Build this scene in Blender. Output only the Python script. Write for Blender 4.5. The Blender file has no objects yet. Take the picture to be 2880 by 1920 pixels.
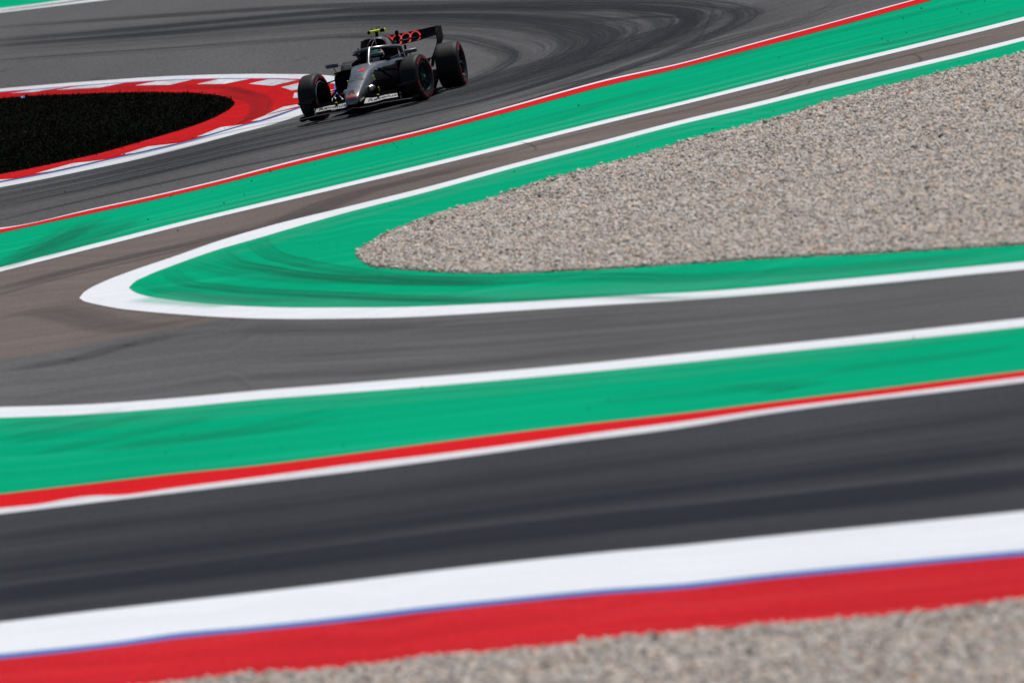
import bpy, bmesh, math, random
import numpy as np
from mathutils import Vector, Matrix
R = math.radians
scene = bpy.context.scene
COL = scene.collection
random.seed(7)
rng = np.random.default_rng(11)

# ---------------------------------------------------------------- camera
DIST, CAMH = 222.0, 12.2          # metres from the car, metres above the track
LENS, ROLL = 500.0, R(11.3)       # long telephoto lens, held tilted
PITCH = CAMH / DIST + 0.0180
FPX = LENS / 36.0 * 2880.0
cam_loc = np.array([0.0, -DIST, CAMH])
_f = np.array([0, math.cos(PITCH), -math.sin(PITCH)])
_r0 = np.array([1.0, 0, 0]); _u0 = np.array([0, math.sin(PITCH), math.cos(PITCH)])
_r = math.cos(ROLL) * _r0 - math.sin(ROLL) * _u0
_u = math.sin(ROLL) * _r0 + math.cos(ROLL) * _u0
cd = bpy.data.cameras.new('camera')
cd.lens = LENS; cd.sensor_width = 36.0; cd.sensor_fit = 'HORIZONTAL'
cd.clip_start = 1.0; cd.clip_end = 6000.0
cd.dof.use_dof = True; cd.dof.focus_distance = 221.5; cd.dof.aperture_fstop = 2.7
cd.dof.aperture_blades = 9
cam = bpy.data.objects.new('camera', cd); COL.objects.link(cam)
M3 = Matrix(((_r[0], _u[0], -_f[0]), (_r[1], _u[1], -_f[1]), (_r[2], _u[2], -_f[2])))
cam.matrix_world = Matrix.Translation(Vector(cam_loc)) @ M3.to_4x4()
scene.camera = cam

# ---------------------------------------------------------------- light
SUN_EL, SUN_AZ = R(64), R(58)     # azimuth from +X towards +Y: high, right of and behind the car
w = bpy.data.worlds.new('World'); scene.world = w; w.use_nodes = True
nt = w.node_tree; nt.nodes.clear()
sky = nt.nodes.new('ShaderNodeTexSky'); sky.sky_type = 'NISHITA'; sky.sun_disc = False
sky.sun_elevation = SUN_EL; sky.sun_rotation = math.pi / 2 - SUN_AZ
sky.air_density = 1.0; sky.dust_density = 0.6
bg = nt.nodes.new('ShaderNodeBackground'); bg.inputs[1].default_value = 0.05
wo = nt.nodes.new('ShaderNodeOutputWorld')
nt.links.new(sky.outputs[0], bg.inputs[0]); nt.links.new(bg.outputs[0], wo.inputs[0])
sd = bpy.data.lights.new('sun', 'SUN'); sd.energy = 3.75; sd.angle = R(0.53); sd.color = (1.0, 0.965, 0.91)
sun = bpy.data.objects.new('sun', sd); COL.objects.link(sun)
sdir = Vector((math.cos(SUN_EL) * math.cos(SUN_AZ), math.cos(SUN_EL) * math.sin(SUN_AZ), math.sin(SUN_EL)))
sun.rotation_euler = sdir.to_track_quat('Z', 'Y').to_euler()
sun.location = (0, 0, 60)
vs = scene.view_settings
vs.view_transform = 'Standard'; vs.look = 'None'; vs.exposure = 0.04; vs.gamma = 1.0; vs.use_curve_mapping = False
scene.cycles.max_bounces = 6; scene.cycles.transparent_max_bounces = 64

# ---------------------------------------------------------------- terrain
def hgt(y):                        # the track climbs gently to a low crest in front of the car
    return -0.0250 * y * np.exp(-(y / 20.0) ** 2)

def ground(px, py, lift=0.0):      # point of the photograph (2880 x 1920) -> point of the terrain
    px = np.asarray(px, float); py = np.asarray(py, float)
    d = (_f[None] + ((px - 1440) / FPX)[..., None] * _r + ((960 - py) / FPX)[..., None] * _u)
    t = -cam_loc[2] / d[..., 2]
    for _ in range(60):
        y = cam_loc[1] + t * d[..., 1]
        t2 = (hgt(y) - cam_loc[2]) / d[..., 2]
        t = 0.5 * t + 0.5 * t2
    p = cam_loc + t[..., None] * d
    p[..., 2] = hgt(p[..., 1]) + lift
    return p

def project(p):
    q = p - cam_loc
    z = q @ _f
    return 1440 + FPX * (q @ _r) / z, 960 - FPX * (q @ _u) / z

def curve(pts):                    # smooth y(x) through points, straight beyond the ends
    a = sorted(pts); X = np.array([p[0] for p in a], float); Y = np.array([p[1] for p in a], float)
    d = np.diff(Y) / np.diff(X)
    m = np.empty_like(X); m[0] = d[0]; m[-1] = d[-1]
    h = np.diff(X)
    m[1:-1] = (d[:-1] * h[1:] + d[1:] * h[:-1]) / (h[1:] + h[:-1])
    def f(x):
        x = np.asarray(x, float)
        i = np.clip(np.searchsorted(X, x) - 1, 0, len(X) - 2)
        t = (x - X[i]) / h[i]
        t2, t3 = t * t, t * t * t
        y = (2*t3-3*t2+1)*Y[i] + (t3-2*t2+t)*h[i]*m[i] + (-2*t3+3*t2)*Y[i+1] + (t3-t2)*h[i]*m[i+1]
        y = np.where(x < X[0], Y[0] + m[0] * (x - X[0]), y)
        return np.where(x > X[-1], Y[-1] + m[-1] * (x - X[-1]), y)
    return f

S = 960 / 2352.0
TILE = {'A': (0, 0), 'B': (960, 0), 'C': (1920, 0), 'D': (0, 640), 'E': (960, 640), 'F': (1920, 640),
        'G': (0, 1280), 'H': (960, 1280), 'I': (1920, 1280)}
def T(**kw):
    out = []
    for k, pts in kw.items():
        ox, oy = TILE[k]
        out += [(ox + S * x, oy + S * y) for x, y in pts]
    return out
def P(**kw): return curve(T(**kw))

# ---------------------------------------------------------------- materials
def new_mat(name):
    m = bpy.data.materials.new(name); m.use_nodes = True
    n = m.node_tree; b = n.nodes['Principled BSDF']
    return m, n, b
def N(n, typ, **kw):
    x = n.nodes.new(typ)
    for k, v in kw.items():
        if isinstance(k, str) and hasattr(x, k): setattr(x, k, v)
    return x
def ramp(n, fac, stops):
    r = n.nodes.new('ShaderNodeValToRGB')
    e = r.color_ramp.elements
    while len(e) < len(stops): e.new(0.5)
    for q, (p, c) in zip(e, stops):
        q.position = p; q.color = (c, c, c, 1) if not hasattr(c, '__len__') else (*c[:3], 1)
    n.links.new(fac, r.inputs[0]); return r.outputs[0]
def mixc(n, fac, a, b, mode='MIX'):
    x = n.nodes.new('ShaderNodeMix'); x.data_type = 'RGBA'; x.blend_type = mode
    for s, v in ((x.inputs[0], fac), (x.inputs[6], a), (x.inputs[7], b)):
        if hasattr(v, 'is_output'): n.links.new(v, s)
        elif hasattr(v, '__len__'): s.default_value = (*v[:3], 1)
        else: s.default_value = v
    return x.outputs[2]
def coords(n, kind, scale):
    mp = n.nodes.new('ShaderNodeMapping')
    if kind == 'uv':
        t = n.nodes.new('ShaderNodeTexCoord'); n.links.new(t.outputs['UV'], mp.inputs[0])
    elif kind == 'pos':
        t = n.nodes.new('ShaderNodeNewGeometry'); n.links.new(t.outputs['Position'], mp.inputs[0])
    else:
        t = n.nodes.new('ShaderNodeTexCoord'); n.links.new(t.outputs['Object'], mp.inputs[0])
    mp.inputs['Scale'].default_value = scale
    return mp.outputs[0]
def noise(n, vec, scale=1.0, detail=3.0, rough=0.55):
    x = n.nodes.new('ShaderNodeTexNoise'); x.inputs['Scale'].default_value = scale
    x.inputs['Detail'].default_value = detail; x.inputs['Roughness'].default_value = rough
    n.links.new(vec, x.inputs['Vector']); return x.outputs['Fac']

def surface(name, col, dark, streak=(0.02, 2.2, 1), amount=0.5, grain=0.25, rough=0.75, patch=0.25, light=None, kind='uv', gsize=22):
    """painted or tarred road: colour worn along the lane (UV in metres), fine grain"""
    m, n, b = new_mat(name)
    s1 = noise(n, coords(n, kind, streak), 1.0, 5.0, 0.6)
    s2 = noise(n, coords(n, kind, (streak[0] * 4, streak[1] * 4, 1)), 1.0, 4.0, 0.6)
    f = ramp(n, s1, [(0.33, 1.0), (0.66, 0.0)])
    g = ramp(n, s2, [(0.35, 1.0), (0.72, 0.0)])
    c = mixc(n, 0.0, col, dark)
    mul = n.nodes.new('ShaderNodeMath'); mul.operation = 'MULTIPLY'; n.links.new(f, mul.inputs[0]); mul.inputs[1].default_value = amount
    c = mixc(n, mul.outputs[0], col, dark)
    mu2 = n.nodes.new('ShaderNodeMath'); mu2.operation = 'MULTIPLY'; n.links.new(g, mu2.inputs[0]); mu2.inputs[1].default_value = amount * 0.55
    c = mixc(n, mu2.outputs[0], c, dark)
    if light is not None:
        s3 = noise(n, coords(n, kind, (streak[0] * 1.7, streak[1] * 1.3, 1)), 1.3, 3.0, 0.5)
        l = ramp(n, s3, [(0.52, 0.0), (0.75, 0.6)])
        c = mixc(n, l, c, light)
    big = noise(n, coords(n, 'pos', (0.15, 0.05, 0.15)), 1.0, 3.0)
    pb = ramp(n, big, [(0.3, 1.0 - patch), (0.7, 1.0 + patch * 0.0)])
    c = mixc(n, 1.0, c, pb, 'MULTIPLY')
    if grain:
        gr = noise(n, coords(n, 'pos', (1, 0.22, 1)), gsize, 2.0, 0.7)
        gv = ramp(n, gr, [(0.3, 1.0 - grain), (0.5, 1.0 - grain * 0.35), (0.72, 1.0 + grain * 0.0)])
        c = mixc(n, 1.0, c, gv, 'MULTIPLY')
    n.links.new(c, b.inputs['Base Color'])
    b.inputs['Roughness'].default_value = 0.9
    b.inputs['Specular IOR Level'].default_value = 0.0
    return m

MAT = {}
MAT['track'] = surface('track_asphalt', (.152, .151, .154), (.105, .105, .109), (0.12, 0.03, 1), 0.5, 0.36, 0.8, 0.15, kind='pos')
MAT['gray'] = surface('gray_asphalt', (.172, .168, .172), (.105, .103, .107), (0.03, 1.1, 1), 0.6, 0.20, 0.8)
MAT['near'] = surface('near_asphalt', (.086, .089, .096), (.046, .050, .059), (0.004, 0.6, 1), 0.7, 0.30, 0.8)
MAT['brown'] = surface('brown_asphalt', (.215, .178, .168), (.150, .125, .119), (0.02, 1.3, 1), 0.65, 0.16, 0.8)
MAT['green'] = surface('green_paint', (.003, .376, .186), (.002, .285, .140), (0.018, 1.0, 1), 0.30, 0.10, 0.6, 0.10, light=(.018, .44, .25))
MAT['white'] = surface('white_paint', (.80, .82, .86), (.56, .57, .60), (0.1, 4.0, 1), 0.35, 0.08, 0.6, 0.05)
MAT['dirty_white'] = surface('scuffed_white_paint', (.80, .81, .84), (.46, .47, .50), (0.35, 5.0, 1), 0.6, 0.14, 0.6, 0.1)
MAT['red'] = surface('red_paint', (.74, .020, .026), (.50, .014, .019), (0.03, 1.5, 1), 0.42, 0.14, 0.6, 0.12)
MAT['kerb_red'] = surface('kerb_red_paint', (.70, .018, .022), (.34, .016, .019), (0.06, 1.8, 1), 0.55, 0.22, 0.6, 0.22)
MAT['blue'] = surface('blue_paint', (.06, .22, .60), (.04, .14, .38), (0.2, 6.0, 1), 0.5, 0.1, 0.6)
MAT['gravel_bed'] = surface('gravel_bed', (.36, .315, .29), (.22, .19, .17), (0.6, 0.6, 1), 0.6, 0.55, 0.95, 0.15, kind='pos', gsize=11)
MAT['soil'] = surface('dark_soil', (.012, .012, .010), (.005, .005, .005), (0.5, 0.5, 1), 0.6, 0.3, 0.95, kind='pos')

# ---------------------------------------------------------------- mesh helpers
def link_mesh(name, verts, faces, mats=None, parent=None, smooth=False, mi=None, uv=None, sharp=35):
    me = bpy.data.meshes.new(name)
    me.from_pydata([tuple(map(float, v)) for v in verts], [], [tuple(int(i) for i in f) for f in faces])
    for m in (mats if isinstance(mats, (list, tuple)) else [mats]):
        if m: me.materials.append(m)
    if mi is not None: me.polygons.foreach_set('material_index', np.asarray(mi, np.int32))
    if uv is not None:
        l = me.uv_layers.new(name='UVMap')
        idx = np.empty(len(me.loops), np.int32); me.loops.foreach_get('vertex_index', idx)
        l.data.foreach_set('uv', np.asarray(uv, np.float32)[idx].ravel())
    if smooth:
        me.polygons.foreach_set('use_smooth', np.ones(len(me.polygons), bool))
        me.set_sharp_from_angle(angle=R(sharp))
    me.update()
    o = bpy.data.objects.new(name, me); COL.objects.link(o)
    if parent: o.parent = parent
    return o
def structure(o): o['kind'] = 'structure'; return o

def sheet(name, up, lo, x0, x1, nx, ny, layer, mat):
    """ground sheet between two traced edges; UV = metres along / across"""
    xs = np.linspace(x0, x1, nx)
    yu = up(xs) if callable(up) else np.full(nx, float(up)); yl = lo(xs) if callable(lo) else np.full(nx, float(lo))
    v = np.linspace(0, 1, ny)
    PX = np.repeat(xs[:, None], ny, 1); PY = yu[:, None] + (yl - yu)[:, None] * v[None]
    p = ground(PX, PY, layer * 0.003)
    mid = p[:, ny // 2, :2]
    u = np.concatenate([[0], np.cumsum(np.linalg.norm(np.diff(mid, axis=0), axis=1))])
    tang = np.gradient(mid, axis=0); tang /= np.maximum(np.linalg.norm(tang, axis=1), 1e-9)[:, None]
    nrm = np.stack([-tang[:, 1], tang[:, 0]], 1)
    across = ((p[:, :, :2] - mid[:, None]) * nrm[:, None]).sum(-1)
    uv = np.stack([np.repeat(u[:, None], ny, 1), across], -1).reshape(-1, 2)
    i = np.arange(nx - 1)[:, None] * ny + np.arange(ny - 1)[None]
    f = np.stack([i, i + 1, i + ny + 1, i + ny], -1).reshape(-1, 4)
    return structure(link_mesh(name, p.reshape(-1, 3), f, mat, uv=uv, smooth=True, sharp=80))

# ---------------------------------------------------------------- traced edges
R1wt = P(A=[(75, 1565), (640, 1441), (1000, 1364), (1500, 1247), (2000, 1117)], B=[(0, 1032), (600, 889), (1200, 725), (1800, 559)], C=[(0, 436), (500, 299), (1000, 165), (1400, 54), (1600, 0)], D=[(0, 6)])
R1wr = P(A=[(75, 1572), (640, 1449), (1000, 1372), (1500, 1256), (2000, 1127)], B=[(0, 1041), (600, 898), (1200, 735), (1800, 569)], C=[(0, 444), (500, 307), (1000, 172), (1400, 62), (1625, 0)], D=[(0, 16)])
R1rb = P(A=[(150, 1577), (650, 1471), (1000, 1395), (1500, 1279), (2000, 1151)], B=[(0, 1066), (600, 922), (1200, 765), (1800, 603)], C=[(0, 471), (500, 340), (1000, 206), (1400, 96), (1745, 0)], D=[(0, 42)])
L1t = P(D=[(0, 278), (400, 178), (800, 78), (1130, -5)], B=[(0, 1272), (600, 1130), (1200, 984), (1800, 835)], C=[(0, 704), (500, 578), (1000, 454), (1500, 334), (2000, 211), (2352, 121)])
L1b = P(D=[(0, 308), (400, 207), (800, 107), (1240, -5)], B=[(0, 1299), (600, 1157), (1200, 1010), (1800, 861)], C=[(0, 727), (500, 604), (1000, 480), (1500, 360), (2000, 237), (2352, 148)])
L2t = P(C=[(0, 832), (500, 714), (1000, 589), (1500, 469), (2000, 349), (2352, 261)], B=[(0, 1440), (600, 1292), (1200, 1130), (1800, 975)],
        D=[(1880, -12), (1500, 100), (1200, 205), (900, 307), (700, 385), (600, 437), (560, 470), (548, 490)])
L2b = P(C=[(0, 862), (500, 744), (1000, 619), (1500, 498), (2000, 378), (2352, 288)], B=[(0, 1482), (600, 1328), (1200, 1162), (1800, 1005)],
        D=[(2050, 0), (1820, 68), (1500, 160), (1200, 265), (1000, 345), (920, 388), (898, 412), (890, 420)])
L3t = P(D=[(890, 421), (900, 432), (930, 450), (1000, 474), (1150, 499), (1400, 528), (1700, 547), (2000, 556)],
        E=[(0, 556), (400, 554), (800, 540), (1200, 520), (1600, 497), (2000, 472)], F=[(0, 455), (500, 420), (1000, 372), (1500, 325), (2000, 275), (2352, 242)])
L3b = P(D=[(548, 491), (560, 503), (600, 518), (680, 537), (800, 560), (1000, 583), (1300, 608), (1600, 626), (2000, 635)],
        E=[(0, 633), (400, 625), (800, 605), (1200, 579), (1600, 553), (2000, 528)], F=[(0, 508), (500, 470), (1000, 425), (1500, 378), (2000, 328), (2352, 295)])
GRt = P(E=[(102, 205), (110, 180), (140, 152), (200, 112), (300, 58), (440, 0)], B=[(700, 1475), (1000, 1388), (1300, 1285), (1600, 1203), (1900, 1122), (2200, 1040)], C=[(0, 992), (500, 862), (1000, 717), (1500, 582), (1900, 480), (2352, 376)])
GRb = P(E=[(102, 206), (130, 232), (180, 266), (350, 291), (600, 312), (900, 325), (1200, 323), (1500, 312), (1900, 291)], F=[(0, 262), (400, 236), (800, 213), (1200, 195), (1600, 173), (2000, 150), (2352, 130)])
L4t = P(D=[(0, 1240), (600, 1222), (1200, 1180), (1800, 1125)], E=[(0, 1082), (600, 1034), (1200, 985), (1800, 930)], F=[(0, 874), (600, 815), (1200, 755), (1800, 690), (2352, 630)])
L4b = P(D=[(0, 1314), (600, 1290), (1200, 1244), (1800, 1187)], E=[(0, 1144), (600, 1098), (1200, 1046), (1800, 990)], F=[(0, 935), (600, 871), (1200, 810), (1800, 748), (2352, 687)])
R2rt = P(G=[(0, 272), (600, 203), (1200, 133), (1700, 84)], E=[(0, 1572), (600, 1492), (1200, 1415), (1800, 1345)], F=[(0, 1285), (500, 1222), (900, 1172), (1300, 1124), (1900, 1048), (2352, 992)])
R2wt = P(G=[(0, 370), (300, 338), (480, 305), (600, 288), (850, 279), (1200, 232), (1600, 180), (2000, 127)], H=[(0, 78)], E=[(700, 1562), (1200, 1497), (1800, 1414)], F=[(0, 1343), (600, 1256), (1200, 1182), (1800, 1107), (2352, 1036)])
R2wb = P(G=[(0, 410), (600, 336), (1200, 264), (1800, 192)], H=[(0, 126)], E=[(1000, 1563), (1500, 1494)], F=[(0, 1383), (600, 1287), (1200, 1206), (1800, 1136), (2352, 1070)])
NKw = P(G=[(0, 1155), (600, 1082), (1200, 1014), (1800, 946)], H=[(0, 880), (600, 806), (1200, 738), (1800, 676)], I=[(0, 626), (600, 564), (1200, 505), (1800, 446), (2352, 390)])
NKb = P(G=[(0, 1374), (400, 1335), (900, 1277), (1200, 1233), (1700, 1188)], H=[(0, 1120), (600, 1048), (1200, 987), (1800, 929)], I=[(0, 890), (600, 824), (1200, 766), (1800, 710), (2352, 660)])
NKr = P(G=[(0, 1410), (400, 1370), (900, 1310), (1200, 1270), (1700, 1222)], H=[(0, 1157), (600, 1085), (1200, 1022), (1800, 965)], I=[(0, 928), (600, 860), (1200, 803), (1800, 746), (2352, 698)])
NGt = P(G=[(0, 1690), (1300, 1578), (1700, 1532), (2100, 1505)], H=[(0, 1492), (600, 1412), (1100, 1368), (1500, 1330), (1900, 1275)], I=[(0, 1240), (500, 1200), (900, 1170), (1300, 1135), (1800, 1090), (2352, 1025)])
BRN = P(D=[(-300, 985), (0, 915), (400, 852), (700, 785), (1000, 732), (1300, 682), (1600, 630), (1900, 585)])
# apex kerb: closed outlines given as an upper and a lower branch that meet at the nose of the kerb
KOt = P(A=[(0, 614), (200, 597), (500, 572), (800, 551), (1100, 531), (1400, 519), (1700, 513), (2000, 514), (2200, 519), (2330, 535), (2390, 560), (2430, 605), (2436, 640)])
KOb = P(A=[(0, 1294), (250, 1247), (500, 1196), (1000, 1090), (1350, 1003), (1650, 920), (1850, 868), (2060, 800), (2250, 725), (2370, 685), (2425, 655), (2436, 641)])
KBt = P(A=[(0, 636), (200, 620), (500, 596), (800, 575), (1100, 557), (1400, 546), (1700, 543), (2000, 546), (2180, 556), (2270, 575), (2330, 605), (2345, 640)])
KBb = P(A=[(0, 1262), (250, 1216), (500, 1165), (730, 1111), (1000, 1053), (1350, 967), (1650, 878), (1850, 827), (2060, 752), (2220, 700), (2310, 665), (2345, 641)])
KTt = P(A=[(0, 643), (200, 627), (500, 603), (800, 582), (1100, 565), (1400, 554), (1700, 551), (2000, 556), (2150, 567), (2230, 585), (2290, 612), (2305, 640)])
KTb = P(A=[(0, 1255), (250, 1209), (500, 1157), (730, 1103), (1000, 1045), (1350, 959), (1650, 870), (1850, 818), (2060, 743), (2190, 695), (2270, 662), (2305, 641)])
KRt = P(A=[(-400, 689), (75, 650), (385, 628), (930, 596), (1355, 588), (1715, 585), (1940, 608), (2010, 630), (2032, 655)])
KRb = P(A=[(-400, 1330), (245, 1203), (450, 1147), (830, 1077), (1020, 1030), (1355, 951), (1500, 904), (1730, 842), (1850, 795), (1950, 745), (2010, 695), (2032, 656)])
GSt = P(A=[(0, 685), (200, 668), (400, 660), (700, 648), (1000, 642), (1200, 645), (1400, 652), (1550, 676), (1605, 697), (1622, 715)])
GSb = P(A=[(0, 1208), (200, 1170), (400, 1128), (700, 1060), (1000, 975), (1300, 885), (1450, 830), (1540, 785), (1600, 745), (1622, 716)])
FWt = curve([(0, 25.5), (113, 11), (192, 0), (300, -15)]); FWm = curve([(0, 31), (113, 16), (240, -1), (300, -9)])
FWn = curve([(0, 33), (113, 19.3), (255, 1), (300, -5)]); FWb = curve([(0, 38), (113, 24), (323, -1), (400, -11)])
KTt = (lambda g_: lambda x: g_(x) + 5 * S)(KBt); KTb = (lambda g_: lambda x: g_(x) - 6.2 * S)(KBb)
def mid(a, b, t=0.5): return lambda x: a(x) * (1 - t) + b(x) * t
def off(a, d): return lambda x: a(x) + d

# ---------------------------------------------------------------- setting
ys = np.concatenate([[-222, -160, -120, -90, -70], np.arange(-60, 60.1, 1.0), [70, 90, 130, 200, 400, 900, 2000]])
xs = np.array([-1500, -300, -60, 0, 60, 300, 1500.0])
gv = [(x, y, float(hgt(y)) - 0.01) for y in ys for x in xs]
gf = [(j * 7 + i, j * 7 + i + 1, j * 7 + i + 8, j * 7 + i + 7) for j in range(len(ys) - 1) for i in range(6)]
structure(link_mesh('ground', gv, gf, surface('ground_asphalt', (.14, .138, .136), (.09, .088, .088), (.2, .2, 1), .5, .2, kind='pos')))
X0, X1 = -420, 3300
sheet('race_track', lambda x: np.minimum(-260, R1wt(x) - 60), off(R1wt, 3), X0, X1, 60, 60, 1, MAT['track'])
sheet('painted_verge', off(R1wt, 2), mid(L1t, L1b), X0, X1, 90, 26, 2, MAT['green'])
sheet('track_edge_line', R1wt, off(R1rb, -1), X0, X1, 120, 4, 3, MAT['white'])
sheet('red_border', R1wr, R1rb, X0, X1, 120, 5, 4, MAT['red'])
sheet('access_road', mid(L1t, L1b), mid(L4t, L4b), X0, X1, 90, 80, 1, MAT['brown'])
sheet('service_track', lambda x: np.where(x < 640, BRN(x), L3b(x) - 6), mid(L4t, L4b), X0, X1, 110, 40, 2, MAT['gray'])
sheet('lane_line', L1t, L1b, X0, X1, 120, 4, 3, MAT['white'])
sheet('hairpin_line', L2t, L3b, 223.7, X1, 260, 60, 4, MAT['white'])
sheet('painted_island', L2b, L3t, 363.5, X1, 260, 60, 5, MAT['green'])
sheet('painted_verge', mid(L4t, L4b), off(R2rt, 3), X0, X1, 90, 20, 2, MAT['green'])
sheet('lane_line', L4t, L4b, X0, X1, 100, 4, 3, MAT['white'])
sheet('red_border', R2rt, off(R2wb, -1), X0, X1, 110, 5, 3, MAT['red'])
sheet('track_edge_line', R2wt, R2wb, X0, X1, 140, 4, 4, MAT['dirty_white'])
sheet('near_track', off(R2wb, -1), off(NKw, 4), X0, X1, 60, 24, 2, MAT['near'])
sheet('kerb', NKw, off(NGt, 30), X0, X1, 100, 8, 3, MAT['white'])
sheet('kerb_blue_stripe', NKb, off(NKr, 3), X0, X1, 100, 3, 4, MAT['blue'])
sheet('kerb_red_strip', NKr, off(NGt, 60), X0, X1, 100, 6, 5, surface('scuffed_kerb_red', (.72, .030, .040), (.44, .018, .026), (0.05, 1.3, 1), 0.55, 0.22, 0.6, 0.16, light=(.76, .06, .07)))
sheet('far_verge', lambda x: FWt(x) - 300, mid(FWt, FWm), X0, 700, 30, 12, 2, MAT['green'])
sheet('far_edge_line', FWt, FWm, X0, 500, 30, 3, 3, MAT['dirty_white'])
sheet('far_edge_line', FWn, FWb, X0, 500, 30, 3, 3, MAT['dirty_white'])
# apex kerb
sheet('kerb', KOt, KOb, X0, 2436 * S, 200, 46, 2, MAT['dirty_white'])
sheet('kerb_blue_stripe', KBt, KBb, X0, 2345 * S, 200, 46, 3, MAT['blue'])
sheet('kerb_red_strip', KTt, KTb, X0, 2305 * S, 200, 46, 4, MAT['kerb_red'])

def poly_sheet(name, quads, layer, mat, sub=6):
    V, F, U = [], [], []
    for q in quads:
        a, b, c, d = [np.array(p, float) for p in q]
        n0 = len(V)
        for i in range(sub + 1):
            for j in range(sub + 1):
                s, t = i / sub, j / sub
                p = (a * (1 - s) + b * s) * (1 - t) + (d * (1 - s) + c * s) * t
                g = ground(np.array([p[0]]), np.array([p[1]]), layer * 0.003)[0]
                V.append(g); U.append((g[0], g[1]))
        for i in range(sub):
            for j in range(sub):
                k = n0 + i * (sub + 1) + j
                F.append((k, k + 1, k + sub + 2, k + sub + 1))
    return structure(link_mesh(name, V, F, mat, uv=U))
def tile_a(*pts): return [(x * S, y * S) for x, y in pts]
teeth = []
for tip, br, tr, tl in [((75, 650), (240, 641), (480, 604), (200, 627)), ((385, 628), (690, 612), (860, 578), (510, 603)), ((930, 597), (1175, 593), (1330, 555), (1050, 568)),
                        ((1355, 588), (1550, 586), (1725, 551), (1480, 553)), ((1715, 585), (1875, 600), (2050, 560), (1830, 553)), ((1940, 609), (2016, 632), (2220, 585), (2085, 566)),
                        ((2030, 648), (2020, 685), (2262, 662), (2290, 625)), ((1950, 745), (1830, 800), (2080, 735), (2165, 703)), ((1730, 842), (1560, 890), (1900, 800), (2040, 748)),
                        ((1355, 951), (1120, 1012), (1560, 898), (1690, 858)), ((830, 1077), (590, 1126), (1060, 1032), (1270, 980)), ((245, 1203), (0, 1250), (480, 1161), (730, 1103))]:
    teeth.append((tip, br, tr, tl))
def lower_tooth(t):                # on the near branch the block runs from its tip along the inner edge, then down to the blue stripe
    return t
Q = []
for (tip, br, tr, tl) in teeth[:8]:
    Q.append(tile_a(tip, br, tr, (tl[0] + 30, tl[1])))
for tip, la, lb, lc in [((1730, 843), 120, 300, 60), ((1355, 953), 165, 330, 75), ((830, 1079), 190, 400, 95), ((245, 1205), 260, 480, 120), ((-420, 1345), 300, 520, 130)]:
    x_, y_ = tip; f_ = lambda x: float(KTb(x * S)) / S
    Q.append(tile_a((x_, min(y_, f_(x_) - 8)), (x_ + la, f_(x_ + la) - 25), (x_ + lb, f_(x_ + lb) + 2), (x_ + lc, f_(x_ + lc) + 1)))
poly_sheet('kerb_white_blocks', Q, 6, surface('worn_white_paint', (.78, .79, .82), (.34, .35, .38), (2.2, .35, 1), 0.7, 0.2, 0.6, 0.1, kind='pos'))
sheet('kerb_red_apron', KRt, KRb, X0, 2032 * S, 180, 50, 5, MAT['kerb_red'])
sheet('infield_soil', GSt, GSb, X0, 1622 * S, 120, 40, 6, MAT['soil'])
sheet('gravel_bed', GRt, GRb, 960 + 102 * S, X1, 200, 60, 6, MAT['gravel_bed'])
sheet('gravel_bed', NGt, off(NGt, 900), X0, X1, 100, 30, 6, MAT['gravel_bed'])
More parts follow.
